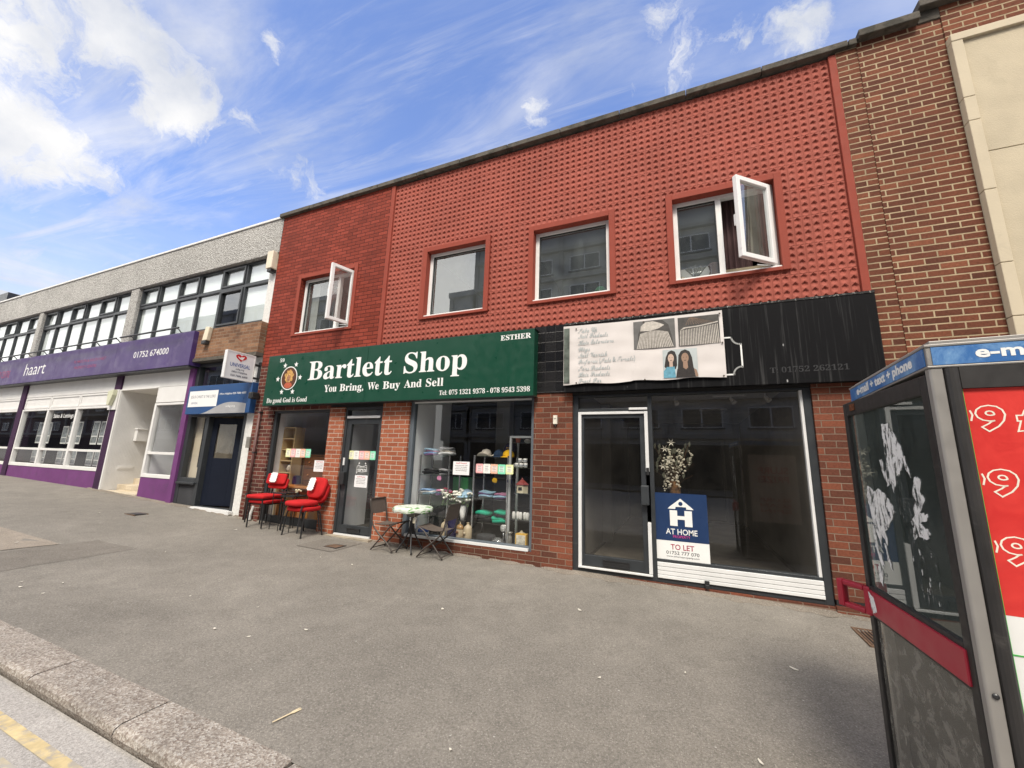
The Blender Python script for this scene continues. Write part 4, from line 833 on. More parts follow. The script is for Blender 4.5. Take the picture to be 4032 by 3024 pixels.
letters(TB,'lettering',[sgn('AT HOME',-.222,.13,.685,.752,bold=.012)],5.4535,v_white); letters(TB,'lettering',[sgn('PROPERTY',-.143,.05,.647,.677)],5.4535,mat('pink_vinyl',(.55,.05,.25),.4))
letters(TB,'lettering',[sgn('TO LET',-.175,.085,.51,.572,bold=.012)],5.4535,mat('maroon_vinyl',(.35,.03,.07),.4)); letters(TB,'lettering',[sgn('01752 777 070',-.228,.137,.455,.493,bold=.004)],5.4535,mat('charcoal_vinyl',(.06,.06,.07),.4)); letters(TB,'lettering',[sgn('www.athomeproperty.com',-.226,.135,.418,.442,bold=.004)],5.4535,MATS['charcoal_vinyl'])
# starburst price strips, notices, open sign on the glass
fl=dict(yellow=(.75,.78,.42),pink=(.80,.42,.42),white=(.80,.80,.74),peach=(.82,.48,.34),green=(.25,.72,.48))
FM={k:mat('card_'+k,c,.6,var=.03) for k,c in fl.items()}; FM2={k:mat('card_label_'+k,tuple(.5*x+.42 for x in c),.6,var=.03) for k,c in fl.items()}; m_ink=mat('grey_ink',(.35,.33,.33),.7)
def tagshape(x0,x1,z0,z1,n=5,m_=6,d=.012):
    p=[]
    for i in range(n): p+=[(x0+(x1-x0)*i/n,z0),(x0+(x1-x0)*(i+.5)/n,z0-d)]
    for i in range(m_): p+=[(x1,z0+(z1-z0)*i/m_),(x1+d,z0+(z1-z0)*(i+.5)/m_)]
    for i in range(n): p+=[(x1-(x1-x0)*i/n,z1),(x1-(x1-x0)*(i+.5)/n,z1+d)]
    for i in range(m_): p+=[(x0,z1-(z1-z0)*i/m_),(x0-d,z1-(z1-z0)*(i+.5)/m_)]
    return p
def price_strip(x0,x1,z0,z1,cols,label):
    t_=thing('price_strip',label,'price cards',((x0+x1)/2,5.45,z0),0,'price card strips on the glass'); w_=(x1-x0)/5
    for i,c in enumerate(cols):
        a=x0+i*w_; y=5.466-.0035*(i%2); s_=build('price_card',MB().prism(tagshape(a+.008,a+w_-.002,z0,z1),lambda u,v,t:(u,y-t,v),.001),FM[c],t_)
        build('label_panel',MB().prism(rect(a+.022,a+w_-.016,z0+.02,z1-.02),lambda u,v,t:(u,y-.0012-t,v),.0005),FM2[c],s_)
        ln=MB()
        for k,zz_ in enumerate((.78,.68,.5,.4,.22)): xx=a+.034; ln.prism(rect(xx+.004*(k%2),a+w_-.028-.006*(k%3),z0+(z1-z0)*zz_,z0+(z1-z0)*zz_+.006),lambda u,v,t:(u,y-.0018-t,v),.0004)
        build('print',ln,m_ink,s_)
price_strip(-7.07,-6.41,1.455,1.60,['yellow','pink','white','peach','green'],'strip of five starburst price cards on the narrow left window')
price_strip(-5.475,-4.865,1.455,1.59,['yellow','white','pink','peach','green'],'strip of five starburst price cards on the shop door glass')
price_strip(-2.90,-2.285,1.315,1.44,['pink','white','peach','green','yellow'],'strip of five starburst price cards on the wide display window')
def notice(x0,x1,z0,z1,label):
    t_=thing('notice',label,'notice',((x0+x1)/2,5.45,z0),0,'staff wanted notices'); h=z1-z0; w_=x1-x0; y=5.4625
    build('paper',MB().box(x0,x1,y,y+.001,z0,z1),mat('paper',(.80,.79,.79),.7,var=.02) if 'paper' not in MATS else MATS['paper'],t_)
    if 'red_ink' not in MATS: mat('red_ink',(.5,.05,.06),.6); mat('black_ink',(.06,.06,.06),.6)
    letters(t_,'lettering',[sgn('Staff Wanted',x0+.18*w_,x1-.18*w_,z0+.82*h,z0+.93*h,style='sb')],y-.001,MATS['red_ink'])
    L=['Experienced staff','wanted for Hair Braiding','and Extensions,','Also Nail Technician']
    letters(t_,'lettering',[sgn(s_,x0+.12*w_+.01*(i%2),x1-.12*w_-.01*(i%2),z0+(.66-.125*i)*h,z0+(.74-.125*i)*h,style='sb') for i,s_ in enumerate(L)],y-.001,MATS['black_ink'])
    letters(t_,'lettering',[sgn('Please apply within with your details',x0+.15*w_,x1-.15*w_,z0+.12*h,z0+.16*h)],y-.001,MATS['grey_ink'])
notice(-6.275,-6.022,1.203,1.405,'white staff wanted notice on the narrow left shop window'); notice(-5.268,-4.985,.978,1.18,'white staff wanted notice low on the shop door below the open sign'); notice(-3.30,-3.01,1.268,1.47,'white staff wanted notice between the shelves on the wide display window')
OS=thing('open_sign','small white outlined ribbon shaped open sign on the door glass','sign',(-5.13,5.46,1.28))
rib=[(-5.245,1.30),(-5.22,1.345),(-5.13,1.325),(-5.03,1.35),(-5.015,1.25),(-5.12,1.235),(-5.21,1.245),(-5.245,1.205),(-5.25,1.25),(-5.235,1.262),(-5.245,1.30)]
build('ribbon_outline',ribbon(rib,.007,5.464),v_white,OS)
letters(OS,'lettering',[sgn('OPEN',-5.22,-5.03,1.252,1.292,style='sb',bold=.01)],5.464,v_white); letters(OS,'lettering',[sgn('come in we are',-5.21,-5.045,1.308,1.326,style='sb')],5.464,v_white)
build('string',MB().tube([(-5.21,5.465,1.345),(-5.20,5.465,1.385)],.003,5).tube([(-5.05,5.465,1.345),(-5.06,5.465,1.385)],.003,5).box(-5.21,-5.19,5.460,5.468,1.375,1.395).box(-5.07,-5.05,5.460,5.468,1.375,1.395),v_white,OS)
# property cards in the purple shop window
m_card=mat('property_card',(.22,.24,.25),.4,var=.9,vs=9); PC=None; gname='property cards hanging in the purple shop window'
for a,b,c0 in((-17.25,-15.75,3),(-15.5,-13.95,3),(-18.9,-17.5,2)):
    for z in(1.60,1.02):
        for i in range(c0):
            x=a+.3+(b-a-.3)*i/c0
            if PC is None:
                PC=thing('property_card','white framed property card hanging in the purple shop window','card',(x,5.75,z),0,gname)
                build('card',MB().box(-.17,.17,0,.01,0,.52 if True else 0),v_white,PC,local=True); build('picture',MB().box(-.145,.145,-.004,-.001,.20,.49).box(-.145,.145,-.004,-.001,.04,.17),m_card,PC,local=True)
            else:
                o=again(PC,(x,5.75,z),0,PC['label'])
                o.scale=(1,1,.85 if z<1.3 else 1.25)
SLt=thing('window_lettering','white sales and lettings lettering on the purple shop glass','lettering',(-16.5,5.46,2.4))
letters(SLt,'lettering',[sgn('Sales & Lettings',-17.05,-15.85,2.30,2.46,bold=.006)],5.465,v_white)
# ------------------------------------------------------------------ telephone kiosk
KB=thing('telephone_kiosk','grey and black telephone kiosk with blue e-mail sign band, red door bar and red poster','phone box',(.878,1.957,0),R(-3.7))
KL=dict(local=True)
m_kgrey=mat('kiosk_grey_metal',(.30,.285,.265),.5,metal=.35,var=.10,vs=4,dirt=((.18,.16,.14),3,.6,.4),bump=.05,bs=30); m_rub=mat('kiosk_black_rubber',(.022,.02,.019),.55,var=.3,vs=6,dirt=((.12,.11,.10),9,.58,.4))
M,t,b,v=new_mat('kiosk_blue_band'); nz=t.noise(v,5,6,.7,.5); col=t.mix(t.mr(nz,.42,.68,0,.75,True),(.03,.13,.36,1),(.22,.40,.62,1)); col=t.mix(t.mr(t.noise(v,30,4,.7),.6,.75,0,.4),col,(.45,.52,.58,1)); t.L.new(col,b.inputs['Base Color']); b.inputs['Roughness'].default_value=.45; m_kblue=M
m_kin=mat('kiosk_dark_panel',(.085,.105,.097),.5,var=.3,vs=2)
g_kio=glass('kiosk_glass',(.66,.72,.69),.14,.32,(.22,.27,.25),2.2)
M,t,b,v=new_mat('mottled_glass'); nz=t.noise(v,22,6,.7,.3); b.inputs['Roughness'].default_value=.2
t.L.new(t.mix(t.mr(nz,.45,.62,0,1,True),(.08,.085,.078,1),(.16,.165,.15,1)),b.inputs['Base Color']); m_mott=M
K=.955
for x,y in((0,0),(K-.038,0),(0,K-.034),(K-.038,K-.034)):
    sx_=1 if x==0 else -1; sy_=1 if y==0 else -1
    pl=[(.006,0),(.038,0),(.038,.034),(0,.034),(0,.006)]
    if x>0: pl=[(.038-p,q_) for p,q_ in pl][::-1]
    if y>0: pl=[(p,.034-q_) for p,q_ in pl][::-1]
    post=build('corner_post',MB().prism([(x+p,y+q_) for p,q_ in pl],lambda u,v,t:(u,v,.03+t),1.862),m_kgrey,KB,bevel=.0025,**KL)
    if x==0 and y==0: build('bolt',MB().lathe([(.009,0),(.009,.003),(.005,.006)],(0,0,0),10),m_black,post,**KL).matrix_local=Matrix.Translation((.022,-.001,.80))@Matrix.Rotation(PI/2,4,'X')
build('roof',MB().box(-.004,K+.004,-.004,K+.004,1.893,1.902).box(0,K,0,K,1.902,1.975).box(-.004,K+.004,-.004,K+.004,1.975,1.986).box(.02,K-.02,.02,K-.02,1.986,2.004),m_kgrey,KB,bevel=.003,**KL)
bf=build('sign_band',MB().box(.014,K-.014,-.0035,-.0005,1.904,1.973),m_kblue,KB,**KL); bl_=build('sign_band',MB().box(-.0035,-.0005,.014,K-.014,1.904,1.973),m_kblue,KB,**KL)
build('sign_band',MB().box(.014,K-.014,K+.0005,K+.0035,1.904,1.973).box(K+.0005,K+.0035,.014,K-.014,1.904,1.973),m_kblue,KB,**KL)
mb=MB(); text_into(mb,'e-mail + text + phone',(.13,.84,1.909,1.967),lambda u,v,t=0:(u,-.0045,v),bold=.03); build('lettering',mb,v_white,bf,**KL)
mb=MB(); text_into(mb,'e-mail + text + phone',(.13,.84,1.909,1.967),lambda u,v,t=0:(-.0045,K-u,v),bold=.045); build('lettering',mb,v_white,bl_,**KL)
# front side: rubber surround and the poster
build('front_surround',MB().tube([(.060,.004,.05),(.060,.004,1.89)],.020,12).tube([(.895,.004,.05),(.895,.004,1.89)],.020,12).box(.08,.88,-.004,.02,1.812,1.892).box(.08,.88,-.004,.02,.03,.14),m_rub,KB,**KL)
M,t,b,v=new_mat('red_poster'); col=t.mix(t.mr(t.noise(v,7,5,.6,.8),.3,.7),(.54,.022,.02,1),(.66,.045,.035,1)); t.L.new(col,b.inputs['Base Color']); b.inputs['Roughness'].default_value=.4; bp=t.n('ShaderNodeBump'); bp.inputs['Strength'].default_value=.4; bp.inputs['Distance'].default_value=.01; t.L.new(t.noise(v,6,3,.5,1.5),bp.inputs['Height']); t.L.new(bp.outputs[0],b.inputs['Normal']); m_rposter=M
po=build('poster',MB().box(.081,.875,.006,.012,1.05,1.811),m_rposter,KB,**KL); build('poster_lower',MB().box(.081,.875,.006,.012,.14,1.0495),mat('poster_white',(.74,.74,.72),.45,var=.05),po,**KL)
build('poster_edge',MB().box(.0795,.083,.0045,.0065,.14,1.811).box(.083,.875,.0045,.0058,.93,.934),mat('poster_green',(.05,.40,.06),.5),po,**KL)
mb=MB()
for zb in(1.652,1.428,1.205): [text_into(mb,c_,(a_,b_,zb,zb+.098),lambda u,v,t=0:(u,.0055-t*.02,v),outline=.018,bold=.04) for c_,a_,b_ in(('9',.018,.0985),('9',.101,.180),('£',.198,.28),('1',.30,.34),('4',.37,.45),('9',.455,.535))]
mm=MB(); keep=[i for i,f_ in enumerate(mb.f) if all(mb.v[j][0]>.086 for j in f_)]; mm.v=mb.v; mm.f=[mb.f[i] for i in keep]; mm.m=[0]*len(keep); build('lettering',mm,mat('cream_outline',(.78,.74,.62),.5),po,**KL)
bg_=MB(); bg_.prism(ell(.36,1.13,.14,.05,24),lambda u,v,t:(u,.0055-t,v),.001); build('burger_picture',bg_,mat('bun_orange',(.62,.28,.06),.5,var=.3,vs=30),po,**KL)
bg_=MB(); bg_.prism(ell(.37,1.085,.155,.022,24),lambda u,v,t:(u,.0045-t,v),.001); build('burger_picture',bg_,mat('patty_brown',(.10,.04,.02),.5,var=.5,vs=40),po,**KL)
# rear side towards the shops: another poster; right side: dark glass
rp=build('rear_panel',MB().box(.038,K-.038,K-.03,K-.006,.05,1.892),m_rub,KB,**KL); build('poster',MB().box(.12,.83,K-.0055,K-.001,.62,1.74),mat('pale_poster',(.45,.40,.36),.5),rp,**KL)
mb=MB()
for s_,z in(('SLURP',1.42),('PRIZE!',1.27),('SLURP',.96),('SCAN',.87),('SPIN',.78)): text_into(mb,s_,(.25,.70,z,z+(.11 if z>1.2 else .06)),lambda u,v,t=0:(K-u,K+.0005,v),bold=.02)
build('lettering',mb,mat('poster_red',(.45,.05,.05),.5),rp,**KL)
sd_=build('side_panel',MB().frame(.034,K-.034,.05,1.892,.05,0,.03),m_rub,KB,**KL); sd_.matrix_local=Matrix.Translation((K-.004,0,0))@Matrix.Rotation(PI/2,4,'Z')
build('side_panel',MB().box(K-.022,K-.016,.08,K-.08,.10,1.85),m_mott,KB,**KL)
build('inner_lining',MB().box(.045,.91,.022,.03,.03,1.89),m_kin,KB,**KL); build('floor_plinth',MB().box(.0,K,.0,K,-.12,.03),m_coping,KB,**KL)
ip=build('telephone',MB().box(.62,.86,.80,.92,.95,1.45),mat('phone_steel',(.25,.26,.26),.35,metal=.6),KB,bevel=.01,**KL); build('handset',MB().tube([(.66,.78,1.38),(.66,.755,1.36),(.66,.755,1.22),(.66,.78,1.20)],[.02,.014,.014,.02],10),m_black,ip,**KL); build('keypad',MB().box(.72,.82,.79,.80,1.15,1.30),m_black,ip,**KL)
m_scr=glass('scratched_glass',(.60,.585,.54),.06,.5,(.30,.285,.25),13); mr_=[n_ for n_ in m_scr.node_tree.nodes if n_.bl_idname=='ShaderNodeMapRange'][-1]; mr_.inputs[1].default_value=.47; mr_.inputs[2].default_value=.60; mr_.inputs[3].default_value=.25; mr_.inputs[4].default_value=.62; [setattr(n_.inputs['Scale'],'default_value',(1,1,1)) for n_ in m_scr.node_tree.nodes if n_.bl_idname=='ShaderNodeMapping']
M,t,b,v=new_mat('torn_paper'); b.inputs['Base Color'].default_value=(.74,.745,.73,1); b.inputs['Roughness'].default_value=.85; tr_=t.n('ShaderNodeBsdfTransparent'); mx_=t.n('ShaderNodeMixShader'); nz=t.noise(t.mapping(v,(1,1,.35)),38,6,.75,.6); t.L.new(t.mr(nz,.44,.50,0,1),mx_.inputs[0]); t.L.new(tr_.outputs[0],mx_.inputs[1]); t.L.new(b.outputs[0],mx_.inputs[2]); t.L.new(mx_.outputs[0],t.N['Material Output'].inputs[0])
M,t,b,v=new_mat('paper_scuff'); b.inputs['Base Color'].default_value=(.70,.71,.70,1); tr_=t.n('ShaderNodeBsdfTransparent'); mx_=t.n('ShaderNodeMixShader'); nz=t.noise(t.mapping(v,(1,1,.22)),60,6,.8,.4); n2_=t.noise(v,7,3); t.L.new(t.math('MULTIPLY',t.mr(nz,.58,.66,0,.8),t.mr(n2_,.42,.58,0,1)),mx_.inputs[0]); t.L.new(tr_.outputs[0],mx_.inputs[1]); t.L.new(b.outputs[0],mx_.inputs[2]); t.L.new(mx_.outputs[0],t.N['Material Output'].inputs[0])
# door, a few degrees ajar: local x = outwards(-), y along the door from the hinge
dm=Matrix.Translation((.012,.036,0))@Matrix.Rotation(R(4.8),4,'Z')
def kd(name,mb,M,par=KB,**k): o=build(name,mb,M,par,**KL,**k); o.matrix_local=dm; return o
DWD=.815
def fy(mb,y0,y1,z0,z1,wd,x0,x1,ws): 
    l,r,b_,t_=ws; mb.box(x0,x1,y0,y0+l,z0,z1); mb.box(x0,x1,y1-r,y1,z0,z1); mb.box(x0,x1,y0+l,y1-r,z0,z0+b_); mb.box(x0,x1,y0+l,y1-r,z1-t_,z1); return mb
kdoor=kd('door',fy(MB(),.0,DWD,.06,1.876,.04,-.014,.014,(.045,.042,.04,.072)).box(-.013,.013,.045,DWD-.042,.895,.925).box(-.013,.013,.045,DWD-.042,.775,.79),m_rub,bevel=.004)
kd('pane',MB().quad((0,.04,.92),(0,DWD-.04,.92),(0,DWD-.04,1.808),(0,.04,1.808)),g_kio); kd('pane',MB().quad((0,.04,.095),(0,DWD-.04,.095),(0,DWD-.04,.78),(0,.04,.78)),m_scr)
m_kred=mat('kiosk_red_bar',(.34,.014,.034),.38,var=.08,dirt=((.5,.25,.25),25,.68,.5))
bar=kd('push_bar',MB().box(-.022,.012,.03,DWD-.03,.790,.905),m_kred,bevel=.004)
hb=kd('handle',MB().box(-.03,.012,DWD-.029,DWD+.005,.775,.915).box(-.03,.012,DWD+.115,DWD+.15,.775,.915).box(-.03,.012,DWD+.005,DWD+.115,.775,.803).box(-.03,.012,DWD+.005,DWD+.115,.887,.915),m_kred,bevel=.008); hb.matrix_local=dm@Matrix.Translation((0,DWD-.015,0))@Matrix.Rotation(R(32),4,'Z')@Matrix.Translation((0,-(DWD-.015),0))
sc_=MB(); 
def jag(pts,k=.004,n=4):
    o=[]
    for a,b_ in zip(pts,pts[1:]+pts[:1]):
        for i in range(n): f=i/n; o.append((a[0]+(b_[0]-a[0])*f+random.uniform(-k,k),a[1]+(b_[1]-a[1])*f+random.uniform(-k,k)))
    return o
dp=lambda u,v,t:(-.0015-t,u,v)
Tn=lambda u:DWD-.04-u*(DWD-.08)          # u runs from the left edge of the glass (0) to the hinge (1)
Zv=lambda s:.92+(1-s)*.888
pieces=[[(.47,.09),(.55,.10),(.63,.17),(.70,.27),(.72,.36),(.66,.30),(.63,.33),(.58,.36),(.56,.33),(.55,.40),(.50,.44),(.49,.40),(.44,.42),(.42,.36),(.47,.30),(.45,.20)],
 [(.14,.42),(.22,.45),(.30,.43),(.40,.47),(.50,.54),(.40,.60),(.32,.66),(.33,.72),(.26,.68),(.24,.75),(.20,.68),(.15,.62),(.12,.50)],
 [(.66,.58),(.70,.54),(.73,.40),(.78,.36),(.82,.37),(.80,.44),(.84,.45),(.76,.52),(.83,.53),(.83,.555),(.74,.57),(.83,.60),(.82,.625),(.66,.65)],
 [(.13,.63),(.17,.66),(.18,.74),(.23,.84),(.21,.86),(.15,.76)],[(.27,.72),(.30,.73),(.34,.85),(.29,.79)],[(.38,.27),(.41,.28),(.43,.38),(.40,.36)],
 [(.14,.86),(.17,.85),(.20,.90),(.18,.96),(.15,.95)]]
for p in pieces: sc_.prism([(Tn(u),Zv(s)) for u,s in jag(p,.010,4)],dp,.001)
for i in range(12):
    u=random.gauss(.72,.06); s=random.uniform(.62,.9) if i<90 else random.uniform(.35,.65); a=random.uniform(.003,.010)
    if i>=90: u=random.gauss(.60,.05)
    sc_.prism([(Tn(u),Zv(s)),(Tn(u+a*.8),Zv(s-.01)),(Tn(u+a),Zv(s+a*1.4)),(Tn(u+a*.3),Zv(s+a*2))],dp,.0008)
kd('torn_paper',sc_,MATS['torn_paper']); sf_=MB()
for p in ([(.50,.34),(.62,.36),(.70,.60),(.86,.70),(.84,.95),(.66,.96),(.58,.62),(.48,.46)],[(.10,.45),(.2,.72),(.22,.95),(.12,.97)]): sf_.prism([(Tn(u),Zv(s)) for u,s in jag(p,.008,3)],lambda u,v,t:(-.0008-t,u,v),.0005)
kd('paper_scuff',sf_,MATS['paper_scuff'])
kd('sticker_remnant',MB().prism(jag([(DWD-.045,.895),(DWD-.105,.875),(DWD-.12,.82),(DWD-.075,.80),(DWD-.05,.85)],.004),lambda u,v,t:(-.0225-t,u,v),.001),MATS['torn_paper'])
kd('rust_plate',MB().box(-.02,-.014,DWD-.155,DWD-.105,1.825,1.86),mat('rusty_plate',(.13,.05,.025),.9,var=.5,vs=40))

# ------------------------------------------------------------------ red chairs, side tables
m_redf=mat('red_chair_fabric',(.42,.016,.018),.9,var=.18,vs=9,bump=.35,bs=260); m_leg=mat('black_chair_metal',(.015,.015,.016),.4,var=.2)
ZL=gz(-7.05,5.2)
A=thing('visitor_chair','red padded chair with straight black legs, lower of the left stack','chair',(-7.06,5.21,ZL),R(4),'red padded chairs by the narrow shop window')
build('seat',MB().slab(.44,.44,.065,(0,-.01,.45),e=7,puff=.12),m_redf,A,smooth=True,local=True)
build('backrest',MB().slab(.46,.20,.05,M=Matrix.Translation((.0,.20,.75))@Matrix.Rotation(R(78),4,'X'),e=7,puff=.15),m_redf,A,smooth=True,local=True)
for x in(-.175,.175):
    build('leg',MB().tube([(x,-.19,.42),(x,-.19,0)],.0125,8),m_leg,A,local=True); build('leg',MB().tube([(x,.26,.72),(x,.19,.40),(x,.19,0)],.0125,8),m_leg,A,local=True)
build('seat_frame',MB().box(-.18,.18,-.195,-.175,.395,.418).box(-.18,.18,.18,.2,.395,.418).box(-.185,-.165,-.175,.18,.395,.418).box(.165,.185,-.175,.18,.395,.418),m_leg,A,local=True)
A2=again(A,(-7.07,5.17,ZL+.085),R(5),'red padded chair stacked on top of the left pair, square seat','red padded chairs by the narrow shop window')
ZR=gz(-5.94,5.1)
B=thing('visitor_chair','red padded chair with splayed black legs, lower of the right stack by the door','chair',(-5.94,5.10,ZR),R(-4),'red padded chairs by the narrow shop window')
build('seat',MB().slab(.48,.45,.075,(0,-.02,.44),e=2.9,puff=.18),m_redf,B,smooth=True,local=True)
build('backrest',MB().slab(.44,.36,.07,M=Matrix.Translation((0,.235,.68))@Matrix.Rotation(R(74),4,'X'),e=3.4,puff=.15),m_redf,B,smooth=True,local=True)
for x in(-1,1):
    build('leg',MB().tube([(x*.215,-.08,.435),(x*.215,-.15,.41),(x*.225,-.17,.34),(x*.24,-.20,0)],.0125,8),m_leg,B,local=True)
    build('leg',MB().tube([(x*.215,-.08,.435),(x*.215,.06,.43),(x*.218,.13,.36),(x*.238,.20,0)],.0125,8),m_leg,B,local=True)
build('back_support',MB().tube([(-.10,-.05,.40),(-.10,.20,.41),(-.10,.255,.50),(-.10,.275,.70)],.012,8).tube([(.10,-.05,.40),(.10,.20,.41),(.10,.255,.50),(.10,.275,.70)],.012,8).tube([(-.21,0,.40),(.21,0,.40)],.012,8),m_leg,B,local=True)
B2=again(B,(-5.955,5.055,ZR+.085),R(-7),'red padded chair stacked on top of the right pair, rounded seat and back','red padded chairs by the narrow shop window')
m_wtag=mat('white_card',(.80,.80,.78),.6,var=.03)
def starcard(x,y,z,w_,h,rz,label,tilt=0):
    mb=MB(); mb.prism(tagshape(-w_/2,w_/2,-h/2,h/2,4,5,.024),lambda u,v,t:(u,-t,v),.002); o=build('price_card',mb,m_wtag,None,local=True); o.location=(x,y,z); o.rotation_euler=(tilt,0,rz); tag(o,label,'price card')
starcard(-7.11,5.315,ZL+.865,.13,.15,R(5),'white starburst price card on the square red chair back',R(-12)); starcard(-5.985,5.205,ZR+.83,.12,.19,R(-7)+.1,'white starburst price card on the rounded red chair back',R(-16))
m_tabtop=mat('black_tile_top',(.03,.03,.032),.25,var=.3,vs=6)
def sidetable(x,y,w_,d,h,label):
    t_=thing('side_table',label,'side table',(x,y,gz(x,y)),R(3),'nest of small black side tables')
    build('table_top',MB().box(-w_/2,w_/2,-d/2,d/2,h-.018,h),m_tabtop,t_,local=True,bevel=.003)
    build('rim',MB().frame(-w_/2-.006,w_/2+.006,-d/2-.006,d/2+.006,.006,h-.022,h+.002) if False else MB().box(-w_/2-.006,w_/2+.006,-d/2-.006,-d/2-.0005,h-.022,h+.002).box(-w_/2-.006,w_/2+.006,d/2+.0005,d/2+.006,h-.022,h+.002),m_leg,t_,local=True)
    for sx_ in(-1,1):
        for sy_ in(-1,1): build('leg',MB().tube([(sx_*(w_/2-.01),sy_*(d/2-.01),h-.02),(sx_*(w_/2-.01),sy_*(d/2-.01),0)],.007,6),m_leg,t_,local=True)
    build('stretcher',MB().box(-w_/2,w_/2,-d/2+.005,-d/2+.013,.08,.088).box(-w_/2,w_/2,d/2-.013,d/2-.005,.08,.088).box(-w_/2,w_/2,-d/2+.005,-d/2+.013,h-.12,h-.112),m_leg,t_,local=True)
sidetable(-6.64,5.24,.30,.26,.63,'thin legged black side table beside the left red chairs'); sidetable(-6.40,5.22,.28,.28,.60,'thin legged black side table beside the rounded red chairs')
PO=thing('posy','tiny pot of cream artificial flowers on the black side table','flowers',(-6.33,5.24,gz(-6.33,5.24)+.60)); build('pot',MB().lathe([(.02,0),(.028,.05)],n=10),m_black,PO,local=True)
mb=MB(); 
for i in range(9): mb.blob((random.uniform(-.04,.04),random.uniform(-.03,.03),.075+random.uniform(-.02,.03)),.02,(1,1,.8),6,.2)
build('blossom',mb,mat('cream_petal',(.72,.66,.45),.7),PO,local=True)

# ------------------------------------------------------------------ bistro set
m_brn=mat('brown_chair_metal',(.05,.04,.034),.45,var=.25); m_sling=mat('brown_sling_fabric',(.105,.085,.072),.85,var=.12,vs=30,bump=.3,bs=300)
C1=thing('folding_chair','brown folding chair with sling seat, facing the round table from the door side','folding chair',(-4.15,5.135,gz(-4.15,5.1)),R(2),'brown folding chairs')
def curve(p,n=4):                           # smooth polyline through control points
    out=[]
    for i in range(len(p)-1):
        a=Vector(p[max(i-1,0)]);b_=Vector(p[i]);c=Vector(p[i+1]);d=Vector(p[min(i+2,len(p)-1)])
        for k in range(n):
            s=k/n; out.append(tuple(.5*((2*b_)+(c-a)*s+(2*a-5*b_+4*c-d)*s*s+(3*b_-a-3*c+d)*s**3)))
    return out+[tuple(p[-1])]
la=[(-.27,0,.735),(-.235,0,.55),(-.19,0,.37),(-.06,0,.24),(.10,0,.12),(.20,0,.01)]; lb=[(-.20,0,.01),(-.10,0,.12),(.02,0,.25),(.12,0,.36),(.23,0,.415)]
for y in(-.175,.175):
    build('leg',MB().tube(curve([(p[0],y,p[2]) for p in la]),.0115,8),m_brn,C1,smooth=True,local=True); yy=y*.90
    build('leg',MB().tube(curve([(p[0],yy,p[2]) for p in lb]),.0115,8),m_brn,C1,smooth=True,local=True)
build('stretcher',MB().tube([(.185,-.175,.025),(.185,.175,.025)],.008).tube([(-.18,-.157,.035),(-.18,.157,.035)],.008).tube([(-.27,-.175,.735),(-.27,.175,.735)],.0115).tube([(.225,-.157,.413),(.225,.157,.413)],.010),m_brn,C1,local=True)
def sling(p,y0,y1,th=.004):
    mb=MB(); n=len(p)
    vs=[]; ny=6
    for j in range(ny+1):
        y=y0+(y1-y0)*j/ny; s=-.012*math.sin(PI*j/ny)
        for a in p: vs.append((a[0]-s*.4,y,a[2]+s))
    top=len(vs); vs+=[(a,b_,c-th) for a,b_,c in vs]
    fs=[(j*n+i,j*n+i+1,(j+1)*n+i+1,(j+1)*n+i) for j in range(ny) for i in range(n-1)]; fs+=[tuple(top+k for k in f[::-1]) for f in fs]
    return mb.add(vs,fs)
build('seat',sling(curve([(-.19,0,.385),(-.05,0,.372),(.10,0,.388),(.225,0,.425)]),-.155,.155),m_sling,C1,smooth=True,local=True)
build('backrest',sling(curve([(-.279,0,.742),(-.255,0,.64),(-.23,0,.53)]),-.165,.165),m_sling,C1,smooth=True,local=True)
again(C1,(-3.32,5.15,gz(-3.32,5.15)),R(183),'brown folding chair with sling seat, facing the round table from the window side','brown folding chairs')
BT=thing('bistro_table','small round table on splayed black legs under a green leaf patterned cover','table',(-3.77,5.16,gz(-3.77,5.16)))
M,t,b,v=new_mat('leaf_cloth'); wv=t.n('ShaderNodeTexWave'); wv.wave_type='RINGS'; t.L.new(t.mapping(v,(1,1,1)),wv.inputs[0]); wv.inputs['Scale'].default_value=9; wv.inputs['Distortion'].default_value=9; wv.inputs['Detail'].default_value=2
vo=t.n('ShaderNodeTexVoronoi'); t.L.new(v,vo.inputs['Vector']); vo.inputs['Scale'].default_value=11
f=t.math('MULTIPLY',t.mr(wv.outputs[1],.42,.52,0,1),t.mr(vo.outputs['Distance'],.62,.42,0,1)); t.L.new(t.mix(f,(.58,.61,.54,1),(.10,.26,.06,1)),b.inputs['Base Color']); b.inputs['Roughness'].default_value=.6; m_leaf=M
mb=MB(); pr=[(.02,.655),(.20,.655),(.275,.652),(.292,.64),(.298,.61),(.292,.585)]; n=40; vs=[]; 
for r,z in pr:
    for k in range(n): a=2*PI*k/n; w_=(1+.02*math.sin(9*a)*(z<.62)); vs.append((r*w_*math.cos(a),r*w_*math.sin(a),z+.008*math.sin(7*a+1)*(z<.6)))
mb.add(vs,[(i*n+k,(i+1)*n+k,(i+1)*n+(k+1)%n,i*n+(k+1)%n) for i in range(len(pr)-1) for k in range(n)]+[tuple(range(n))])
build('cloth_cover',mb,m_leaf,BT,smooth=True,local=True); build('table_top',MB().lathe([(.27,.60),(.27,.625)],n=32).lathe([(.16,.57),(.05,.50)],n=16),mat('grey_gather',(.16,.16,.15),.8),BT,local=True)
build('post',MB().tube([(0,0,.60),(0,0,.30)],[.024,.024],10).lathe([(.034,.26),(.034,.44)],n=12),m_leg,BT,local=True)
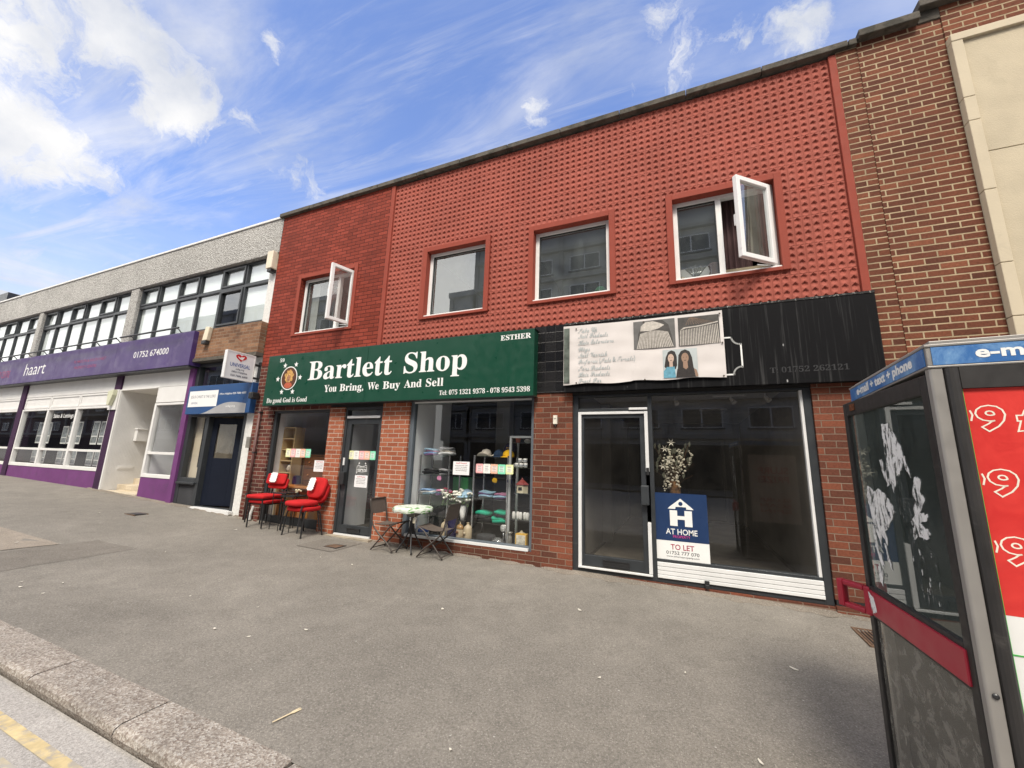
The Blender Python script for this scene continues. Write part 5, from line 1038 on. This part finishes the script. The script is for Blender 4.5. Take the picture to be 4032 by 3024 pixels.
for a in(-.95,.95,PI-.75,PI+.75): a+=-PI/2*0; build('leg',MB().tube(curve([(.022*math.cos(a),.022*math.sin(a),.40),(.05*math.cos(a),.05*math.sin(a),.27),(.13*math.cos(a),.12*math.sin(a),.13),(.22*math.cos(a),.18*math.sin(a),.005)]),.011,8),m_leg,BT,smooth=True,local=True)
build('cover_tie',MB().tube([(.12,-.13,.56),(.14,-.15,.50)],.004,5).box(.12,.16,-.155,-.15,.44,.51),mat('cream_tie',(.55,.5,.38),.8),BT,local=True)

# ------------------------------------------------------------------ display goods behind the wide window
m_chr=mat('chrome_post',(.55,.55,.55),.2,metal=.9,var=.1); g_shelf=glass('shelf_glass',(.80,.88,.85),.12,.05)
def shelving(x0,x1,zs,label):
    t_=thing('shelving_unit',label,'shelving',((x0+x1)/2,5.85,.27),0,'glass shelving units in the shop window')
    for x in(x0,x1):
        for y in(5.66,6.02): build('post',MB().tube([(x,y,.27),(x,y,zs[0]+.02)],.016,8),m_chr,t_)
    for z in zs: build('shelf',MB().box(x0+.01,x1-.01,5.66,6.02,z-.008,z),g_shelf,t_)
shelving(-4.06,-3.49,(1.545,1.235,.915,.60),'chrome post glass shelving unit nearer the shop door'); shelving(-3.03,-2.45,(1.555,1.235,.915,.565),'chrome post glass shelving unit beside the grey display cabinet')
DC=thing('display_cabinet','tall pale grey framed display cabinet at the right end of the shop window','cabinet',(-2.2,5.75,.27)); f_=MB()
for x in(-2.42,-2.03): f_.box(x,x+.032,5.62,5.65,.27,1.88); f_.box(x,x+.032,5.93,5.96,.27,1.88)
f_.box(-2.388,-2.03,5.62,5.65,1.848,1.88); f_.box(-2.388,-2.03,5.62,5.65,.27,.295); build('frame',f_,mat('pale_grey_metal',(.36,.37,.37),.4),DC)
for z in(1.78,1.405,1.035,.662): build('shelf',MB().box(-2.385,-2.035,5.655,5.95,z-.012,z),g_shelf,DC)
cm={k:mat('cloth_'+k,c,.9,var=.25,vs=14) for k,c in dict(purple=(.22,.10,.26),blue=(.18,.30,.50),white=(.60,.60,.60),pink=(.55,.22,.36),black=(.018,.018,.02),teal=(.02,.32,.20),grey=(.26,.26,.27),navy=(.015,.015,.05),sky=(.35,.52,.66),yellow=(.72,.42,.02),oat=(.55,.50,.43)).items()}
def cloth(x,y,z,cols,w_,d,label,h=.026,jx=.03):
    t_=thing('clothes_stack',label,'clothes',(x,y,z),0,'folded clothes on the glass shelves'); zz=h*.5
    for i,c in enumerate(cols):
        a=random.uniform(-jx,jx); mb=MB(); mb.slab(w_*random.uniform(.85,1.05),d*random.uniform(.85,1.02),h,(a,random.uniform(-.015,.015),zz),e=3.6,puff=.35,M=Matrix.Rotation(random.uniform(-.12,.12),4,'Z'))
        mb.v=[(p[0],p[1],p[2]+.012*math.sin(p[0]*22+i)*.7+.006*math.sin(p[1]*31+2*i)) for p in mb.v]
        build('folded_garment',mb,cm[c],t_,smooth=True,local=True); zz+=h
cloth(-3.92,5.80,1.56,['purple','blue','pink','sky'],.25,.24,'purple and blue printed clothes on the top shelf nearer the door'); cloth(-3.62,5.80,1.56,['grey','white','oat','white','grey'],.26,.24,'pale grey and white folded clothes on the top shelf')
cloth(-3.92,5.80,1.25,['black','black','black'],.27,.24,'black folded clothes on the second shelf'); cloth(-3.64,5.80,1.25,['grey','black','grey'],.20,.22,'grey folded clothes behind the notice on the second shelf')
cloth(-3.94,5.80,.93,['sky','white','blue'],.25,.24,'pale blue folded clothes on the third shelf nearer the door',.022); cloth(-3.65,5.80,.93,['purple','sky','pink'],.25,.24,'lilac folded clothes on the third shelf near the flowers',.022)
cloth(-2.88,5.80,.93,['grey','sky','purple','sky'],.25,.24,'blue and grey folded clothes on the third shelf of the unit by the cabinet',.022); cloth(-2.60,5.80,.93,['purple','sky','pink'],.25,.24,'blue and pink folded clothes on the third shelf of the unit by the cabinet',.022)
cloth(-2.90,5.80,.58,['black','black','teal'],.25,.26,'black and green folded sportswear on the low shelf',.045); cloth(-2.60,5.80,.58,['teal','teal','black','teal'],.26,.26,'bright green folded sportswear on the low shelf',.04)
def cap(x,y,z,c,rz,label,name='cap',s=1.):
    t_=thing(name,label,'hat',(x,y,z),rz); build('crown',MB().lathe([(.092*s,0),(.092*s,.03*s),(.082*s,.07*s),(.055*s,.10*s),(.012*s,.115*s)],n=20),c,t_,smooth=True,local=True)
    mb=MB(); n=14; vs=[(.09*s*math.cos(a),-.09*s*math.sin(a),.012) for a in [PI*i/n for i in range(n+1)]]+[(.10*s*math.cos(a)*.95,-.055*s-.12*s*math.sin(a),-.004) for a in [PI*i/n for i in range(n+1)]]; o=len(vs); vs+=[(a,b_,c_-.004) for a,b_,c_ in vs]
    fs=[(i,i+1,n+2+i,n+1+i) for i in range(n)]; fs+=[tuple(o+k for k in f[::-1]) for f in fs]; build('brim',mb.add(vs,fs),c,t_,smooth=True,local=True); return t_
HB=thing('sun_hat','beige floppy brimmed hat on the top shelf','hat',(-2.90,5.80,1.565)); build('crown',MB().lathe([(.085,.0),(.085,.05),(.06,.10),(.01,.115)],n=18),cm['oat'],HB,smooth=True,local=True); mb=MB(); mb.lathe([(.085,.01),(.15,.035),(.155,.03),(.09,.0)],n=24); mb.v=[(a,b_,c_+.03*math.sin(3*math.atan2(b_,a))*(abs(a)+abs(b_)>.13)) for a,b_,c_ in mb.v]; build('brim',mb,cm['oat'],HB,smooth=True,local=True)
m_denim=mat('denim_cap',(.02,.04,.08),.9,var=.2,vs=20)
cap(-2.67,5.80,1.56,m_denim,R(20),'dark denim cap on the top shelf between beige hat and yellow cap'); cp_=cap(-2.53,5.93,1.66,mat('navy_cap',(.02,.02,.055),.85),R(8),'navy cap with lettering hanging above the yellow cap','cap',1.15); mb=MB(); text_into(mb,'PORT',(-.045,.045,.035,.055),lambda u,v,t=0:(u,-.107,v),'sb'); build('lettering',mb,mat('gold_thread',(.6,.4,.12),.6),cp_,local=True)
cap(-2.50,5.78,1.56,cm['yellow'],R(-10),'yellow cap on the top shelf by the cabinet'); cap(-3.16,5.70,.93,cm['sky'],R(-35),'pale blue cap above the white flowers'); 
HS=thing('cap_stand','thin black stand holding the pale blue cap','stand',(-3.16,5.72,.27)); build('post',MB().tube([(0,0,0),(0,0,.68)],.01,6),m_leg,HS,local=True); build('base',MB().lathe([(.07,0),(.07,.01)],n=16),m_leg,HS,local=True)
cap(-3.92,5.68,.31,cm['white'],R(30),'white cap with blue panels on the window floor'); cp_=bpy.data.objects[[o.name for o in COL.objects if o.name.startswith('cap') and o.type=='EMPTY'][-1]]; build('panel',MB().lathe([(.0935,.028),(.084,.07),(.057,.101),(.014,.117)],n=20),mat('royal_blue_cloth',(.02,.08,.32),.9),cp_,smooth=True,local=True)
m_pot=mat('white_china',(.72,.71,.68),.25,var=.04)
for i,(x,y,z) in enumerate(((-2.33,5.72,1.41),(-2.26,5.72,1.41),(-2.19,5.73,1.41),(-2.28,5.72,1.48),(-2.20,5.74,1.48))):
    if i==0: MG=thing('mug','white printed china mug in the display cabinet','mug',(x,y,z),0,'white china mugs in the cabinet'); build('cup',MB().lathe([(.028,0),(.030,.065),(.026,.065),(.025,.006)],n=14),m_pot,MG,smooth=True,local=True); build('handle',MB().tube(curve([(-.028,0,.055),(-.048,0,.045),(-.046,0,.02),(-.028,0,.012)]),.005,6),m_pot,MG,local=True); build('print',MB().lathe([(.0305,.02),(.0306,.045)],n=14),mat('mug_print',(.4,.42,.45),.4,var=.6,vs=60),MG,local=True)
    else: again(MG,(x,y,z),random.uniform(-1,1),MG['label'])
for i in range(6):
    x=-2.35+.055*i; y=5.70+.03*(i%2)
    if i==0: JR=thing('jar','plain white china jar on the lower cabinet shelf','jar',(x,y,.662),0,'white china jars in the cabinet'); build('body',MB().lathe([(.018,0),(.026,.01),(.027,.075),(.020,.095),(.018,.10)],n=14),m_pot,JR,smooth=True,local=True)
    else: again(JR,(x,y,.662+.0),0,JR['label'])
HJ=thing('house_jar','cream house shaped biscuit jar with red roof lid','jar',(-2.25,5.76,1.036)); 
hx=lambda r,z,n=6:[(r*math.cos(2*PI*i/n+.3),r*math.sin(2*PI*i/n+.3),z) for i in range(n)]
mb=MB(); mb.lathe([(.095,0),(.095,.115)],n=6); build('body',mb,mat('cream_china',(.62,.55,.40),.4,var=.15,vs=14),HJ,local=True); build('lid',MB().lathe([(.108,.115),(.108,.123),(.02,.195)],n=6).blob((0,0,.205),.016,n=8),mat('red_roof_china',(.25,.05,.045),.4),HJ,local=True); build('window',MB().box(-.03,.03,-.088,-.083,.04,.085),m_black,HJ,local=True)
TP=thing('plant_pot','small terracotta pot on the top cabinet shelf','pot',(-2.33,5.75,1.78)); build('body',MB().lathe([(.03,0),(.042,.07),(.036,.07)],n=14),mat('terracotta',(.30,.08,.05),.8),TP,local=True)
BS_=thing('shell_dish','black and white striped dish on the top cabinet shelf','dish',(-2.17,5.75,1.78)); build('body',MB().blob((0,0,.03),.06,(1,1,.55),14,.08),mat('striped_shell',(.4,.38,.35),.6,var=.9,vs=30),BS_,smooth=True,local=True)
m_stone_j=mat('stoneware',(.52,.42,.28),.45,var=.12,vs=6)
for i,(x,y,l) in enumerate(((-3.54,5.72,'cream stoneware hot water bottle jug behind the folding chair'),(-3.22,5.66,'brown topped stoneware jug beside the navy bag'),(-3.08,5.64,'cream stoneware jug next to the grey cushion'))):
    J=thing('stoneware_jug',l,'jug',(x,y,.272),0,'stoneware jugs on the window floor'); build('body',MB().lathe([(.062,0),(.066,.01),(.066,.19),(.055,.22),(.022,.245),(.022,.275),(.028,.28)],n=20),m_stone_j,J,smooth=True,local=True); k_=build('knob',MB().blob((-.02,-.07,.13),.024,(1,.8,1),10),mat('brown_glaze',(.16,.07,.03),.4) if i==1 else m_stone_j,J,local=True)
    if i==1: build('shoulder',MB().lathe([(.0665,.17),(.0665,.192),(.0555,.222),(.0225,.247)],n=20),mat('amber_glaze',(.30,.17,.06),.35),J,smooth=True,local=True)
NB=thing('bag','navy drawstring bag standing on the window floor','bag',(-3.40,5.72,.272)); mb=MB(); mb.lathe([(.08,0),(.10,.02),(.09,.25),(.06,.40),(.075,.44)],n=18); mb.v=[(a*(1+.08*math.sin(5*math.atan2(b_,a)+9*c_)),b_*.6,c_) for a,b_,c_ in mb.v]; build('body',mb,mat('navy_satin',(.012,.010,.06),.45),NB,smooth=True,local=True)
BC=thing('cushion','round charcoal cushion on the window floor','cushion',(-2.80,5.72,.272)); build('body',MB().slab(.32,.26,.12,(0,0,.06),e=2,puff=.1),mat('charcoal_knit',(.05,.05,.052),.95,bump=.6,bs=90,var=.2),BC,smooth=True,local=True)
BP=thing('black_bag','slumped black holdall behind the folding chair','bag',(-3.72,5.85,.272)); mb=MB(); mb.slab(.36,.24,.42,(0,0,.21),e=2.6,puff=.15); mb.v=[(a*(1.1-.5*c_),b_,c_+.03*math.sin(9*a)) for a,b_,c_ in mb.v]; build('body',mb,cm['black'],BP,smooth=True,local=True)
PB=thing('plastic_bag','crumpled clear plastic bag beside the charcoal cushion','bag',(-2.60,5.70,.272)); build('body',MB().blob((0,0,.045),.10,(1.1,.8,.5),14,.14),glass('clear_plastic',(.75,.76,.77),.15,.35,(.6,.6,.6),20),PB,smooth=True,local=True)
CG=thing('candle_holder','mosaic silver globe candle holder on a thin stem','candle holder',(-2.49,5.66,.272)); build('globe',MB().lathe([(.02,.19),(.045,.21),(.052,.245),(.045,.28),(.03,.295)],n=16),mat('mosaic_silver',(.55,.55,.53),.3,metal=.4,var=.6,vs=70),CG,smooth=False,local=True); build('stem',MB().lathe([(.045,0),(.04,.01),(.008,.03),(.012,.08),(.007,.12),(.012,.19)],n=12),m_chr,CG,smooth=True,local=True)
CS=thing('candlestick','turned pewter candlestick at the cabinet foot','candlestick',(-2.36,5.60,.272)); build('body',MB().lathe([(.045,0),(.04,.025),(.022,.04),(.035,.09),(.03,.15),(.016,.18),(.04,.20),(.042,.215)],n=14),mat('pewter',(.30,.29,.26),.4,metal=.5),CS,smooth=True,local=True)
CL=thing('cake_dome','cream domed cheese dish in the foot of the cabinet','dish',(-2.25,5.78,.30)); build('dome',MB().lathe([(.075,.07),(.075,.11),(.06,.15),(.02,.175),(.012,.19)],n=18),m_stone_j,CL,smooth=True,local=True); build('base',MB().lathe([(.06,0),(.085,.068)],n=18),m_pot,CL,local=True)
GB=thing('gift_box','yellow and white boxed china picture at the foot of the cabinet','box',(-2.19,5.63,.272)); build('box',MB().box(-.085,.085,-.03,.05,.04,.20),mat('yellow_card',(.66,.40,.08),.6),GB,local=True); build('picture',MB().box(-.07,.07,-.034,-.0305,.055,.185),mat('china_print',(.62,.58,.48),.5,var=.5,vs=18),GB,local=True); build('black_base',MB().box(-.10,.09,-.05,.06,0,.038),m_black,GB,local=True)
def flowers(root,par_local,items,M,name='blossom',r=.03,sq=(1,1,.8)):
    mb=MB()
    for x,y,z in items:
        for k in range(5):
            a=2*PI*k/5+random.random(); mb.blob((x+r*.55*math.cos(a),y+r*.55*math.sin(a),z+random.uniform(-.2,.3)*r),r*.55,(1,1,.55),6,.15)
    return build(name,mb,M,root,smooth=True,local=True)
m_petal=mat('white_petal',(.86,.84,.75),.7,var=.08); m_pleaf=mat('leaf_green',(.07,.12,.04),.7,var=.3,vs=20); m_stem=mat('stem_green',(.10,.16,.05),.7)
FV=thing('flower_vase','white vase of artificial white lilies and red flowers behind the folding chair','flowers',(-3.22,5.70,.272)); build('stand',MB().box(-.07,.07,-.06,.06,0,.29),m_black,FV,local=True); build('vase',MB().lathe([(.028,.291),(.04,.36),(.062,.52),(.056,.52),(.036,.37)],n=18),m_pot,FV,smooth=True,local=True)
mb=MB(); lf_=MB(); its=[]; red=[]
for i in range(30):
    x,z=random.uniform(-.34,.17),random.uniform(.58,.76); y=random.uniform(-.09,.03); mb.tube([(0,0,.5),(x*.4,y*.5,.58),(x,y,z)],.004,5)
    (its if x>-.12 or i%4==0 else red).append((x,y,z+.01))
    for k in range(2):
        a=random.uniform(-.34,.18); zz=random.uniform(.50,.66); d=random.uniform(.03,.07); lf_.add([(a,-.05+y,zz),(a+.02,-.06+y,zz+d*.5),(a+.03,-.05+y,zz+d),(a-.005,-.045+y,zz+d*.5)],[(0,1,2,3)])
build('stem',mb,m_stem,FV,local=True); build('leaf',lf_,m_pleaf,FV,local=True); flowers(FV,1,its,m_petal,'blossom',.05); flowers(FV,1,red,mat('red_petal',(.35,.03,.06),.7,var=.3,vs=30),'blossom',.035)
mb=MB()
for x,z in((-.36,.70),(-.30,.66)): mb.lathe([(.006,0),(.012,.03),(.035,.085),(.045,.10),(.02,.06)],(x,-.05,z-.05),12)
build('lily',mb,m_petal,FV,smooth=True,local=True)
for x,z,c,l in((-3.66,1.215,'pink','pink'),(-2.66,1.225,'yellow','yellow'),(-2.41,1.225,'navy','dark blue')): 
    mb=MB(); mb.prism([(-.03,0),(.03,-.01),(.045,.03),(.025,.06),(-.02,.065),(-.045,.03)],lambda u,v,t:(u,-t,v),.004); o=build('hanging_label',mb,cm[c],None,local=True); o.location=(x,5.645,z-.05); tag(o,l+' paper label hanging from the second glass shelf','label')
GT=thing('crate','green plastic crate behind the second shelf','crate',(-3.55,6.25,.95)); build('body',MB().box(-.15,.15,-.1,.1,-.05,.25),mat('green_plastic',(.01,.20,.04),.4),GT,local=True); build('stand',MB().box(-.2,.2,-.15,.15,-.68,-.051),m_black,GT,local=True)
for x,z,w_,h,l in((-2.72,2.08,.32,.38,'black framed picture on the back partition'),):
    PI_=thing('wall_picture',l,'picture',(x,8.27,z)); build('frame',MB().box(-w_/2,w_/2,0,.025,-.02,h),m_black,PI_,local=True); build('picture',MB().box(-.1,.05,-.004,-.001,.06,.2),m_gin,PI_,local=True)
# narrow window
m_pine=mat('pine_wood',(.50,.30,.12),.55,var=.12,vs=5); m_opine=mat('orange_pine',(.42,.17,.045),.45,var=.2,vs=6); m_tan=mat('pale_wood',(.50,.36,.19),.6,var=.10,vs=4)
BK=thing('shelf_tower','tall narrow pale wood shelf tower in the narrow window','shelves',(-7.28,5.66,.2)); mb=MB(); mb.box(-.18,-.163,0,.22,.0,1.84); mb.box(.143,.16,0,.22,.0,1.84); mb.box(-.163,.143,.205,.22,.0,1.84); build('carcass',mb,m_tan,BK,local=True)
mb=MB(); 
for z in(.42,.93,1.16,1.38,1.60,1.825): mb.box(-.162,.142,.0,.204,z,z+.018)
build('shelf',mb,m_tan,BK,local=True)
for x,z,l,c in((-7.22,1.40,'dark figurine on the shelf tower',m_black),(-7.24,1.165,'glass jar of beads on the shelf tower',mat('bead_jar',(.45,.38,.30),.3,var=.6,vs=50))): o=thing('ornament',l,'ornament',(x,5.72,z)); build('body',MB().lathe([(.03,0),(.045,.03),(.05,.06),(.035,.10),(.03,.12)],n=12),c,o,smooth=True,local=True); build('lid',MB().lathe([(.032,.12),(.02,.14)],n=12),m_black,o,local=True)
CD=thing('chest_of_drawers','brown wooden chest of drawers with round knobs in the narrow window','chest of drawers',(-6.72,5.95,.2)); build('carcass',MB().box(-.40,.38,0,.4,0,1.28).box(-.43,.41,-.02,.42,1.28,1.31),mat('dark_pine',(.13,.05,.02),.4,var=.2,vs=5),CD,local=True)
for i in range(5): d_=build('drawer',MB().box(-.375,.355,-.015,-.001,.06+.245*i,.285+.245*i),mat('drawer_wood',(.17,.065,.025),.35,var=.2,vs=5) if i==0 else MATS['drawer_wood'],CD,local=True,bevel=.004); build('knob',MB().blob((-.22,-.03,.17+.245*i),.018,n=8).blob((.2,-.03,.17+.245*i),.018,n=8),m_opine,d_,local=True)
PC_=thing('pine_cupboard','orange pine cupboard standing between shelf tower and chest of drawers','cupboard',(-7.20,5.98,.2)); build('carcass',MB().box(-.06,.07,0,.35,0,1.25).box(-.24,-.061,.0,.35,0,1.25),m_opine,PC_,local=True); build('door',MB().frame(-.05,.06,.05,1.2,.025,-.012,-.001),m_pine,PC_,local=True)
NX=thing('storage_tin','dark blue storage tin standing behind the left red chairs','tin',(-7.06,5.78,.92)); build('body',MB().lathe([(.075,0),(.085,.02),(.08,.15),(.045,.17)],n=8),mat('navy_tin',(.015,.015,.06),.4),NX,local=True); build('stand',MB().box(-.1,.1,-.1,.1,-.72,-.001),m_opine,NX,local=True)
RC=thing('armchair','dark red armchair deep in the narrow window','armchair',(-6.25,6.9,.26)); build('seat',MB().slab(.6,.6,.25,(0,0,.3),puff=.1),mat('maroon_velvet',(.14,.01,.025),.9),RC,smooth=True,local=True); build('backrest',MB().slab(.6,.7,.16,M=Matrix.Translation((.1,.3,.7))@Matrix.Rotation(R(80),4,'X')),MATS['maroon_velvet'],RC,smooth=True,local=True); build('leg',MB().box(-.25,.25,-.25,.25,0,.18),m_black,RC,local=True)
LB=thing('low_shelf','low orange pine stand on the narrow window floor','stand',(-6.85,5.70,.27)); build('top',MB().box(-.45,.45,-.12,.12,.60,.63),m_opine,LB,local=True); build('side',MB().box(-.45,-.42,-.12,.12,0,.599).box(.42,.45,-.12,.12,0,.599).box(-.419,.419,.09,.12,0,.599),m_opine,LB,local=True)
# empty shop flowers
FW=thing('twig_vase','tall wicker vase of white artificial blossom and twigs behind the to let board','flowers',(-.10,5.66,.14)); build('vase',MB().lathe([(.07,0),(.08,.5),(.065,1.0),(.06,1.17)],n=14),mat('wicker',(.17,.09,.04),.8,var=.4,vs=40,bump=.6,bs=60),FW,smooth=True,local=True)
tw=MB(); bl_=[]; lv=MB()
for i in range(34):
    a=random.uniform(-.24,.20); z=random.uniform(1.25,1.66); y=random.uniform(-.08,.12); tw.tube([(random.uniform(-.03,.03),0,1.1),(a*.4,y*.4,1.3),(a,y,z)],.003,5)
    if abs(a)<.17: bl_.append((a*.75+.02,y,z-.02)); bl_.append((a*.6+.02,y-.03,z-.12))
    lv.add([(a,y,z-.05),(a+.02,y-.01,z-.02),(a+.015,y,z+.03),(a-.015,y+.01,z)],[(0,1,2,3)])
for a,z in((.20,1.68),(.24,1.40),(-.26,1.42),(-.25,1.30),(.22,1.25)): tw.tube([(0,0,1.1),(a*.5,.02,1.1+(z-1.1)*.6),(a,.04,z)],.0025,5)
build('twig',tw,mat('twig_brown',(.09,.055,.035),.9),FW,local=True); build('leaf',lv,mat('grey_leaf',(.16,.17,.13),.8),FW,local=True); mb=MB()
for i in range(24):
    x0_=random.gauss(.02,.075); y0_=random.uniform(-.10,.06); z0_=random.uniform(1.22,1.58)
    for k in range(9): mb.blob((x0_+random.gauss(0,.016),y0_+random.gauss(0,.02),z0_-k*.022+random.uniform(-.01,.01)),random.uniform(.009,.019),(1,1,.75),6,.25)
build('blossom',mb,mat('ivory_petal',(.80,.77,.64),.7,var=.1),FW,local=True)
mb=MB()
for x,z in((-.02,1.66),(-.10,1.58),(-.13,1.36),(-.06,1.44)):
    for k in range(6): a=2*PI*k/6; mb.add([(x,-.08,z),(x+.02*math.cos(a-.35),-.10,z+.02*math.sin(a-.35)),(x+.055*math.cos(a),-.115,z+.055*math.sin(a)),(x+.02*math.cos(a+.35),-.10,z+.02*math.sin(a+.35))],[(0,1,2,3)])
build('lily',mb,m_petal,FW,local=True)
# things on the upper window boards
TV=thing('glass_tube_vase','fan shaped vase of clear tubes on the right upper window board','vase',(.30,5.66,3.99)); mb=MB()
for k in range(5): a=R(-32+16*k); mb.tube([(.01*k-.02,0,.02),(.03*math.sin(a),0,.10),(.22*math.sin(a),.01*(k%2),.10+.16*math.cos(a))],[.02,.02,.024],10)
build('tube',mb,glass('grey_tube_glass',(.6,.6,.58),.1,.4,(.35,.35,.33)),TV,smooth=True,local=True)
CP=thing('clay_pot','rough brown clay pot on the right upper window board','pot',(.535,5.66,3.99)); build('body',MB().lathe([(.085,0),(.08,.08),(.06,.15),(.075,.215),(.085,.235),(.07,.235)],n=18),mat('rough_clay',(.16,.10,.08),.9,var=.35,vs=9,bump=.5,bs=40),CP,smooth=True,local=True)
CC=thing('white_cup','plain cream beaker at the left of the right upper window board','cup',(.11,5.66,3.99)); build('body',MB().lathe([(.045,0),(.05,.10),(.045,.10)],n=14),m_cream,CC,smooth=True,local=True)
WB=thing('white_board','white sloping board leaning behind the tube vase','board',(.28,5.85,3.99)); build('sheet',MB().box(-.24,.25,0,.02,0,.32),m_upvc,WB,local=True)
M,t,b,v=new_mat('diamond_pattern'); ck=t.n('ShaderNodeTexChecker'); t.L.new(t.mapping(v,(1,1,1),(0,R(45),0)),ck.inputs[0]); ck.inputs['Scale'].default_value=34; ck.inputs['Color1'].default_value=(.42,.20,.04,1); ck.inputs['Color2'].default_value=(.10,.045,.015,1); t.L.new(ck.outputs[0],b.inputs['Base Color'])
TR=thing('patterned_tray','orange diamond patterned tray below the open right-hand sash','tray',(.90,5.64,3.98)); build('front',MB().box(-.24,.26,0,.02,0,.10),M,TR,local=True); build('cushion',MB().box(-.24,.26,-.002,.1,.101,.135),mat('beige_pad',(.35,.29,.2),.9),TR,local=True)
GBl=thing('green_ball','green wire ball ornament on the second upper window board','ornament',(-1.02,5.68,3.97)); build('body',MB().blob((0,0,.09),.09,n=16),mat('green_weave',(.02,.13,.05),.8,var=.9,vs=60),GBl,smooth=True,local=True); build('base',MB().lathe([(.03,0),(.03,.01)],n=10),m_black,GBl,local=True)

# ------------------------------------------------------------------ on the pavement
FK=thing('wooden_fork','small pale wooden chip fork lying on the pavement','fork',(-2.15,1.90,und(-2.15,1.9)+.006),0)
ang=math.atan2(1.974-1.834,-2.128+2.158); L_=.16
mb=MB(); mb.prism([(-.08,-.004),(.02,-.005),(.035,-.011),(.075,-.012),(.08,-.004),(.055,-.001),(.055,.001),(.08,.004),(.075,.012),(.035,.011),(.02,.005),(-.08,.004)],lambda u,v,t:(u,v,t),.0025)
fo=build('blade',mb,mat('birch_wood',(.60,.50,.33),.7,var=.1),FK,local=True); FK.rotation_euler=(0,0,ang)
bits=[(-8.356,2.63),(-6.47,3.42),(-10.1,4.13),(-6.406,2.12),(-6.215,2.06),(-5.81,2.09),(-6.03,2.30),(-4.62,4.31),(-4.02,4.28),(-3.25,2.41),(-3.63,2.38),(-2.95,2.69),(-1.175,2.08),(-7.16,4.78),(-4.58,2.71),(-3.75,2.83),(-.6,3.1),(.3,2.7),(-.2,2.2),(-1.0,4.2),(.7,3.9),(-2.2,3.6),(-.05,3.45)]
lit=None
for i,(x,y) in enumerate(bits):
    if lit is None:
        mb=MB(); mb.prism([(-.02,-.008),(.005,-.012),(.022,-.004),(.018,.008),(-.004,.012),(-.022,.005)],lambda u,v,t:(u,v,t+.25*abs(u)),.002)
        lit=build('litter_scrap',mb,mat('paper_scrap',(.62,.58,.50),.8,var=.25,vs=30),None,local=True); o=tag(lit,'tiny pale scrap of litter on the grey pavement','litter','litter scraps on the pavement')
    else: o=lit.copy(); COL.objects.link(o)
    s_=random.uniform(.45,1.3)*(1.25 if y>3.5 else .8); o.scale=(s_,s_*random.uniform(.5,1.2),1); o.location=(x,y,und(x,y)+.004); o.rotation_euler=(0,0,random.uniform(0,6))
DG=thing('drain_grate','rusty iron drain grate near the wall beside the telephone kiosk','drain',(1.5,4.86,und(1.5,4.86))); mb=MB().frame(-.1,.13,-.22,.22,.02,0,.014) if False else MB()
mb.box(-.10,-.08,-.22,.22,-.01,.014); mb.box(.11,.13,-.22,.22,-.01,.014); mb.box(-.08,.11,-.22,-.20,-.01,.014); mb.box(-.08,.11,.20,.22,-.01,.014)
for i in range(6): mb.box(-.07+.03*i,-.058+.03*i,-.20,.20,-.01,.011)
m_rust=mat('rusty_iron',(.12,.075,.05),.85,var=.4,vs=30,bump=.5,bs=80)
build('grate',mb,m_rust,DG,local=True); build('pit',MB().box(-.08,.11,-.2,.2,-.02,.0045),m_black,DG,local=True)
IC=thing('inspection_cover','small rusty square cover set in the patch before the shop door','cover',(-4.92,4.84,und(-4.92,4.84))); build('lid',MB().box(-.11,.11,-.085,.085,-.02,.012),m_rust,IC,local=True,bevel=.004); build('rim',MB().box(-.13,.13,-.105,-.09,-.02,.011).box(-.13,.13,.09,.105,-.02,.011).box(-.13,-.115,-.09,.09,-.02,.011).box(.115,.13,-.09,.09,-.02,.011),m_black,IC,local=True)
IC=thing('inspection_cover','dark iron cover in the pavement in front of the purple base','cover',(-9.55,4.45,und(-9.55,4.45))); build('lid',MB().box(-.15,.15,-.09,.09,-.02,.012),m_black,IC,local=True); build('rim',MB().box(-.17,.17,-.11,-.095,-.02,.011).box(-.17,.17,.095,.11,-.02,.011),m_rust,IC,local=True)
